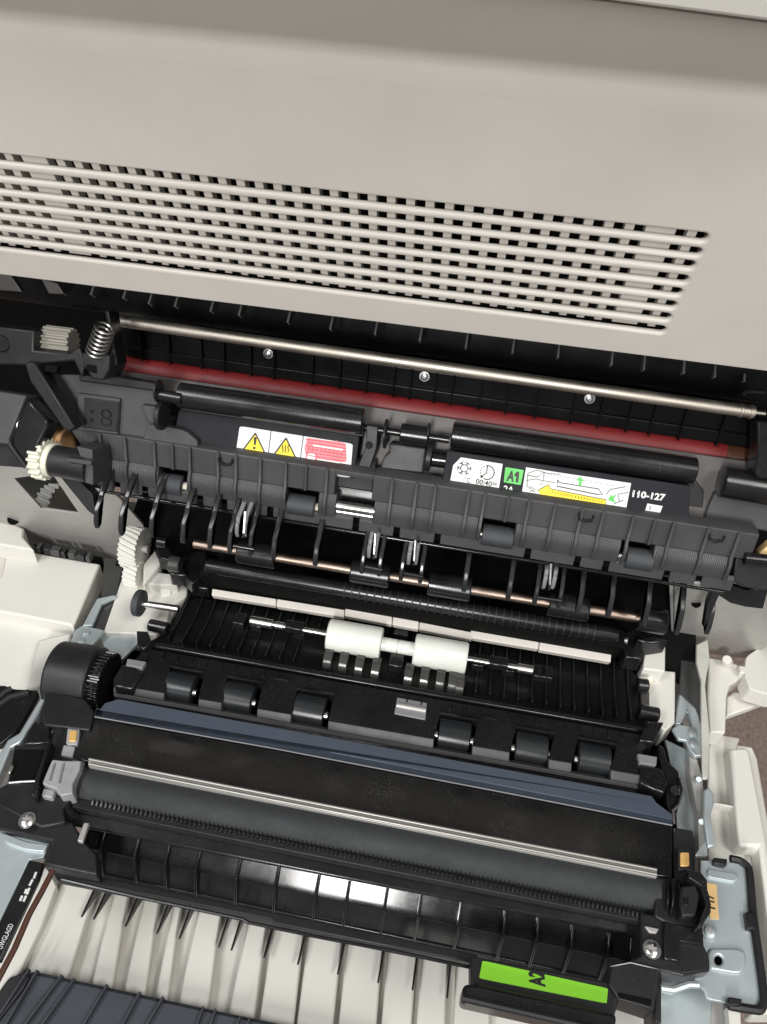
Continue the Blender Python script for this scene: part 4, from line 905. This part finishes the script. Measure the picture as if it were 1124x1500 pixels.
screw('plate_screw', MP.off(.001)(*q('o', (888, 465))[0]), MP.n, .0030, 'galv', mp)
M('lower_arm', slab(MP.off(-.006), q('o', (690, 640), (840, 660), (845, 680), (800, 690), (740, 712), (685, 700)), .006), 'galv', mp, bevel=.001)
M('lower_panel', slab(MP.off(-.016), q('o', (680, 630), (900, 690), (885, 1000), (690, 1000)), .003), 'galv', mp)
M('lower_strip', slab(MP.off(-.018), q('o', (880, 730), (980, 770), (990, 1000), (885, 1000)), .003), 'frame_metal', mp)
M('post', slab(MP.off(-.010), q('o', (960, 770), (1015, 785), (1025, 1000), (985, 1000)), .006), 'white', mp)
M('link', tube([MP.off(.004)(*p) for p in q('o', (685, 695), (735, 702), (800, 680), (840, 682))], .0018), 'galv', mp, bevel=0)
M('dark_gusset', slab(MP.off(.004), q('o', (665, 620), (690, 640), (688, 840), (662, 830)), .02), 'black', mp)
# right rail with two screws
RL = DOOR.off(-.004)
rr2 = T('metal_rail', 'bluish metal rail bracket with two screws beside the white side cover', 'rail', RL(1010, 1150))
M('bracket', slab(RL, q('l', (735, 75), (760, 58), (860, 78), (868, 188), (830, 190), (805, 165), (790, 125), (760, 120)), .003), 'galv', rr2, bevel=.0006)
for p in ((818, 97), (822, 140)): screw('screw', RL.off(.0002)(*q('l', p)[0]), RL.n, .0026, 'galv', rr2)
M('channel', slab(RL.off(-.012), q('l', (705, 120), (830, 180), (860, 300), (880, 600), (760, 600), (740, 300)), .003), 'galv', rr2)
M('channel_wall', slab(RL.off(-.004), q('l', (800, 190), (835, 195), (860, 290), (865, 420), (872, 540), (845, 575), (838, 420), (805, 260)), .008), 'frame_metal', rr2, bevel=.0006)
M('latch', slab(RL.off(.002), q('l', (862, 330), (885, 315), (905, 350), (905, 390), (893, 430), (912, 560), (880, 565), (862, 440)), .003), 'galv', rr2, bevel=.001)
M('rivet', lathe(RL.off(-.003)(*q('l', (853, 460))[0]), RL.off(.0)(*q('l', (853, 460))[0]), [(0, .0022), (1, .0018)]), 'galv', rr2, bevel=.0004)
M('rivet', lathe(RL.off(-.003)(*q('l', (842, 285))[0]), RL.off(.0)(*q('l', (842, 285))[0]), [(0, .0022), (1, .0018)]), 'galv', rr2, bevel=.0004)
M('end_linkage', slab(RL.off(.004), q('l', (675, 140), (700, 150), (715, 210), (760, 250), (775, 330), (755, 420), (740, 440), (715, 400), (705, 300), (680, 200)), .01), 'black_satin', rr2, bevel=.001)
M('link_boss', lathe(RL.off(.004)(*q('l', (745, 330))[0]), RL.off(.008)(*q('l', (745, 330))[0]), [(0, .0035), (1, .003)]), 'black_gloss', rr2, bevel=.0005)
M('link_wire', tube([RL.off(.006)(*p) for p in q('l', (765, 280), (778, 330), (760, 390), (735, 415), (740, 470))], .0009), 'bright_steel', rr2, bevel=0)
M('strap', slab(RL.off(.010), q('i', (862, 365), (905, 345), (912, 420), (900, 480), (895, 520), (912, 690), (905, 861), (885, 861), (880, 700), (880, 500), (862, 430)), .0025), 'pale_strap', rr2, bevel=.0006)
M('dark_plate', slab(RL.off(-.002), q('i', (805, 405), (862, 400), (880, 500), (882, 650), (860, 600), (800, 545)), .003), 'dark_metal', rr2)
M('curved_arm', slab(RL.off(-.003), q('i', (800, 545), (840, 560), (870, 610), (880, 690), (850, 680), (830, 610), (805, 660), (785, 660)), .004), 'galv', rr2, bevel=.0008)
# left rail
lr = T('metal_rail', 'bluish metal rail running from the white block past the gear housing', 'rail', RL(80, 1000))
M('bracket', slab(RL, q('g', (310, 570), (340, 550), (430, 570), (415, 590), (370, 640), (275, 650)), .003), 'galv', lr, bevel=.0006)
for p in ((355, 583), (335, 617)): screw('screw', RL.off(.0002)(*q('g', p)[0]), RL.n, .0024, 'galv', lr)
M('arm', slab(RL.off(.001), q('g', (400, 440), (470, 425), (480, 430), (420, 460), (380, 550), (340, 552)), .003), 'galv', lr, bevel=.0006)
M('dark_plate', slab(RL.off(-.003), q('g', (430, 270), (512, 290), (480, 420), (425, 575), (370, 550), (420, 430)), .003), 'dark_metal', lr)
M('cross_plate', slab(RL.off(-.006), q('g', (410, 590), (470, 575), (570, 585), (575, 620), (540, 650), (490, 700), (430, 640)), .003), 'galv', lr)
M('strip', slab(RL.off(.001), q('j', (205, 222), (225, 240), (105, 440), (85, 470), (45, 490), (-10, 620), (-10, 530), (30, 460), (80, 430)), .006), 'galv', lr, bevel=.0012)
M('lower_bracket', slab(RL.off(-.006), q('m', (-20, 90), (210, 145), (180, 215), (120, 225), (-10, 500), (-60, 600), (-60, 60)), .003), 'galv', lr)
M('bracket_swage', slab(RL.off(-.004), rnd(q('m', (10, 110), (110, 150), (200, 160), (180, 190), (100, 180), (20, 150)), .25), .003), 'galv', lr, bevel=.001)
M('label_strip', slab(RL.off(-.004), q('m', (122, 222), (180, 236), (160, 300), (0, 640), (-30, 640), (-30, 540)), .004), 'black_satin', lr, bevel=.0006)
for a, b, c, d in ((150, 275, 140, 300), (135, 305, 122, 330), (122, 340, 112, 366), (108, 372, 98, 395), (92, 372, 84, 392), (110, 345, 104, 362)):
    line('strip_mark', RL.off(-.004), q('m', (a, b), (c, d)), .0007, 'paper', lr, .0002)
text('strip_text', 'UWGLAGD', RL.off(-.004), q('m', (10, 592))[0], q('m', (58, 490))[0], .0026, 'paper', lr, .0002, bold=0)
tag(M('brown_cord', tube([RL.off(-.002)(*p) for p in q('m', (218, 268), (170, 360), (120, 450), (60, 590), (-20, 740))], .0016), 'brown', bevel=0), 'dark brown cord along the edge of the white tray', 'cord')
# black hose hinge at left edge
bh = T('black_hinge_arm', 'black moulded hinge arm resting on the white side cover', 'arm', RL(15, 1040))
M('arm', slab(RL.off(-.001), rnd(q('j', (-60, 235), (20, 235), (60, 250), (160, 255), (120, 330), (60, 430), (0, 480), (-60, 480)), .15), .006), 'black_satin', bh, bevel=.002)
M('rib', tube([RL.off(.0)(*p) for p in q('j', (-20, 330), (40, 285), (120, 265))], .0022), 'black', bh, bevel=0)
M('rib', tube([RL.off(.0)(*p) for p in q('j', (-20, 300), (20, 265), (50, 250))], .0022), 'black', bh, bevel=0)
# ================================================================== white side covers
wc = T('white_side_cover', 'white plastic side cover with stepped basin below the metal side frame', 'cover', DOOR(50, 900))
WC = DOOR.off(-.022)
M('upper_deck', slab(WC, q('g', (-200, 190), (415, 298), (300, 560), (285, 548), (-200, 455)), .02), 'white', wc, bevel=.0015)
M('basin', slab(WC.off(-.012), q('g', (-200, 450), (290, 540), (330, 575), (275, 655), (150, 830), (-20, 1200), (-200, 1200)), .01), 'white', wc, bevel=.0015)
M('basin_wall', slab(WC.off(-.002), q('g', (155, 610), (300, 575), (280, 650), (170, 800), (110, 815)), .014), 'white', wc, bevel=.002)
M('corner_block', slab(WC.off(.014), q('g', (-200, 80), (60, 135), (100, 150), (95, 185), (140, 240), (-200, 185)), .016), 'white', wc, bevel=.0015)
M('deck_slot', slab(WC.off(.0006), q('g', (-30, 265), (25, 275), (5, 360), (-30, 360)), .003), 'cover', wc, bevel=.0006)
M('dark_gap', slab(WC.off(-.006), q('g', (140, 215), (420, 270), (430, 300), (150, 250)), .01), 'void', wc, bevel=0)
for k_ in range(7):
    x_ = 165+k_*34; P_ = WC.off(.004)(*q('g', (x_, 232+k_*6.5))[0])
    M('dark_clip', box(P_, .0035+.002*(k_ % 3), .006, .006, V((1, 0, 0)), WC.n), 'black_satin' if k_ % 2 else 'dark_metal', wc, bevel=.0006)
wc2 = T('white_side_cover', 'white plastic side cover with raised rim above the brown floor', 'cover', DOOR(1080, 1150))
WD = DOOR.off(-.030)
M('inner_wall', slab(WD, q('l', (880, 150), (905, 95), (1015, 115), (1000, 150), (1040, 640), (880, 640)), .02), 'white', wc2, bevel=.0012)
M('outer_base', slab(WD.off(-.004), q('l', (990, 140), (1065, 150), (1085, 200), (1200, 860), (1230, 1250), (1080, 1250), (1020, 600)), .018), 'white', wc2, bevel=.0015)
M('rim', slab(WD.off(.012), q('l', (970, 158), (1040, 152), (1055, 175), (1128, 560), (1200, 1100), (1160, 1100), (1092, 560), (1010, 560)), .014), 'white', wc2, bevel=.0018)
M('divider', slab(WD.off(.008), q('l', (905, 378), (990, 395), (990, 400), (905, 386)), .01), 'white', wc2)
wb3 = T('white_hinge_bracket', 'white moulded hinge bracket beside the clear grey strap', 'bracket', DOOR(1070, 1000))
WE = DOOR.off(-.012)
M('body', slab(WE, q('i', (905, 412), (960, 420), (1032, 445), (1030, 490), (985, 515), (975, 560), (970, 692), (915, 690), (905, 560)), .016), 'white', wb3, bevel=.0012)
M('lug', slab(WE.off(.006), q('i', (1020, 440), (1050, 448), (1048, 470), (1025, 468)), .01), 'white', wb3, bevel=.0008)
M('pin', lathe(WE.off(.002)(*q('i', (975, 430))[0]), WE.off(.008)(*q('i', (975, 420))[0]), [(0, .004), (1, .003)]), 'white', wb3, bevel=.0005)
wb4 = T('white_corner_cover', 'white corner cover beside the hinge bracket and grey side frame', 'cover', DOOR(1110, 980))
M('body', slab(WE.off(.006), rnd(q('i', (1045, 410), (1160, 330), (1160, 560), (1060, 530), (1040, 480)), .15), .014), 'white', wb4, bevel=.002)
M('lower_skirt', slab(WE.off(-.012), q('i', (1000, 540), (1160, 545), (1160, 560), (1060, 600), (975, 630), (975, 560)), .006), 'white', wb4, bevel=.001)
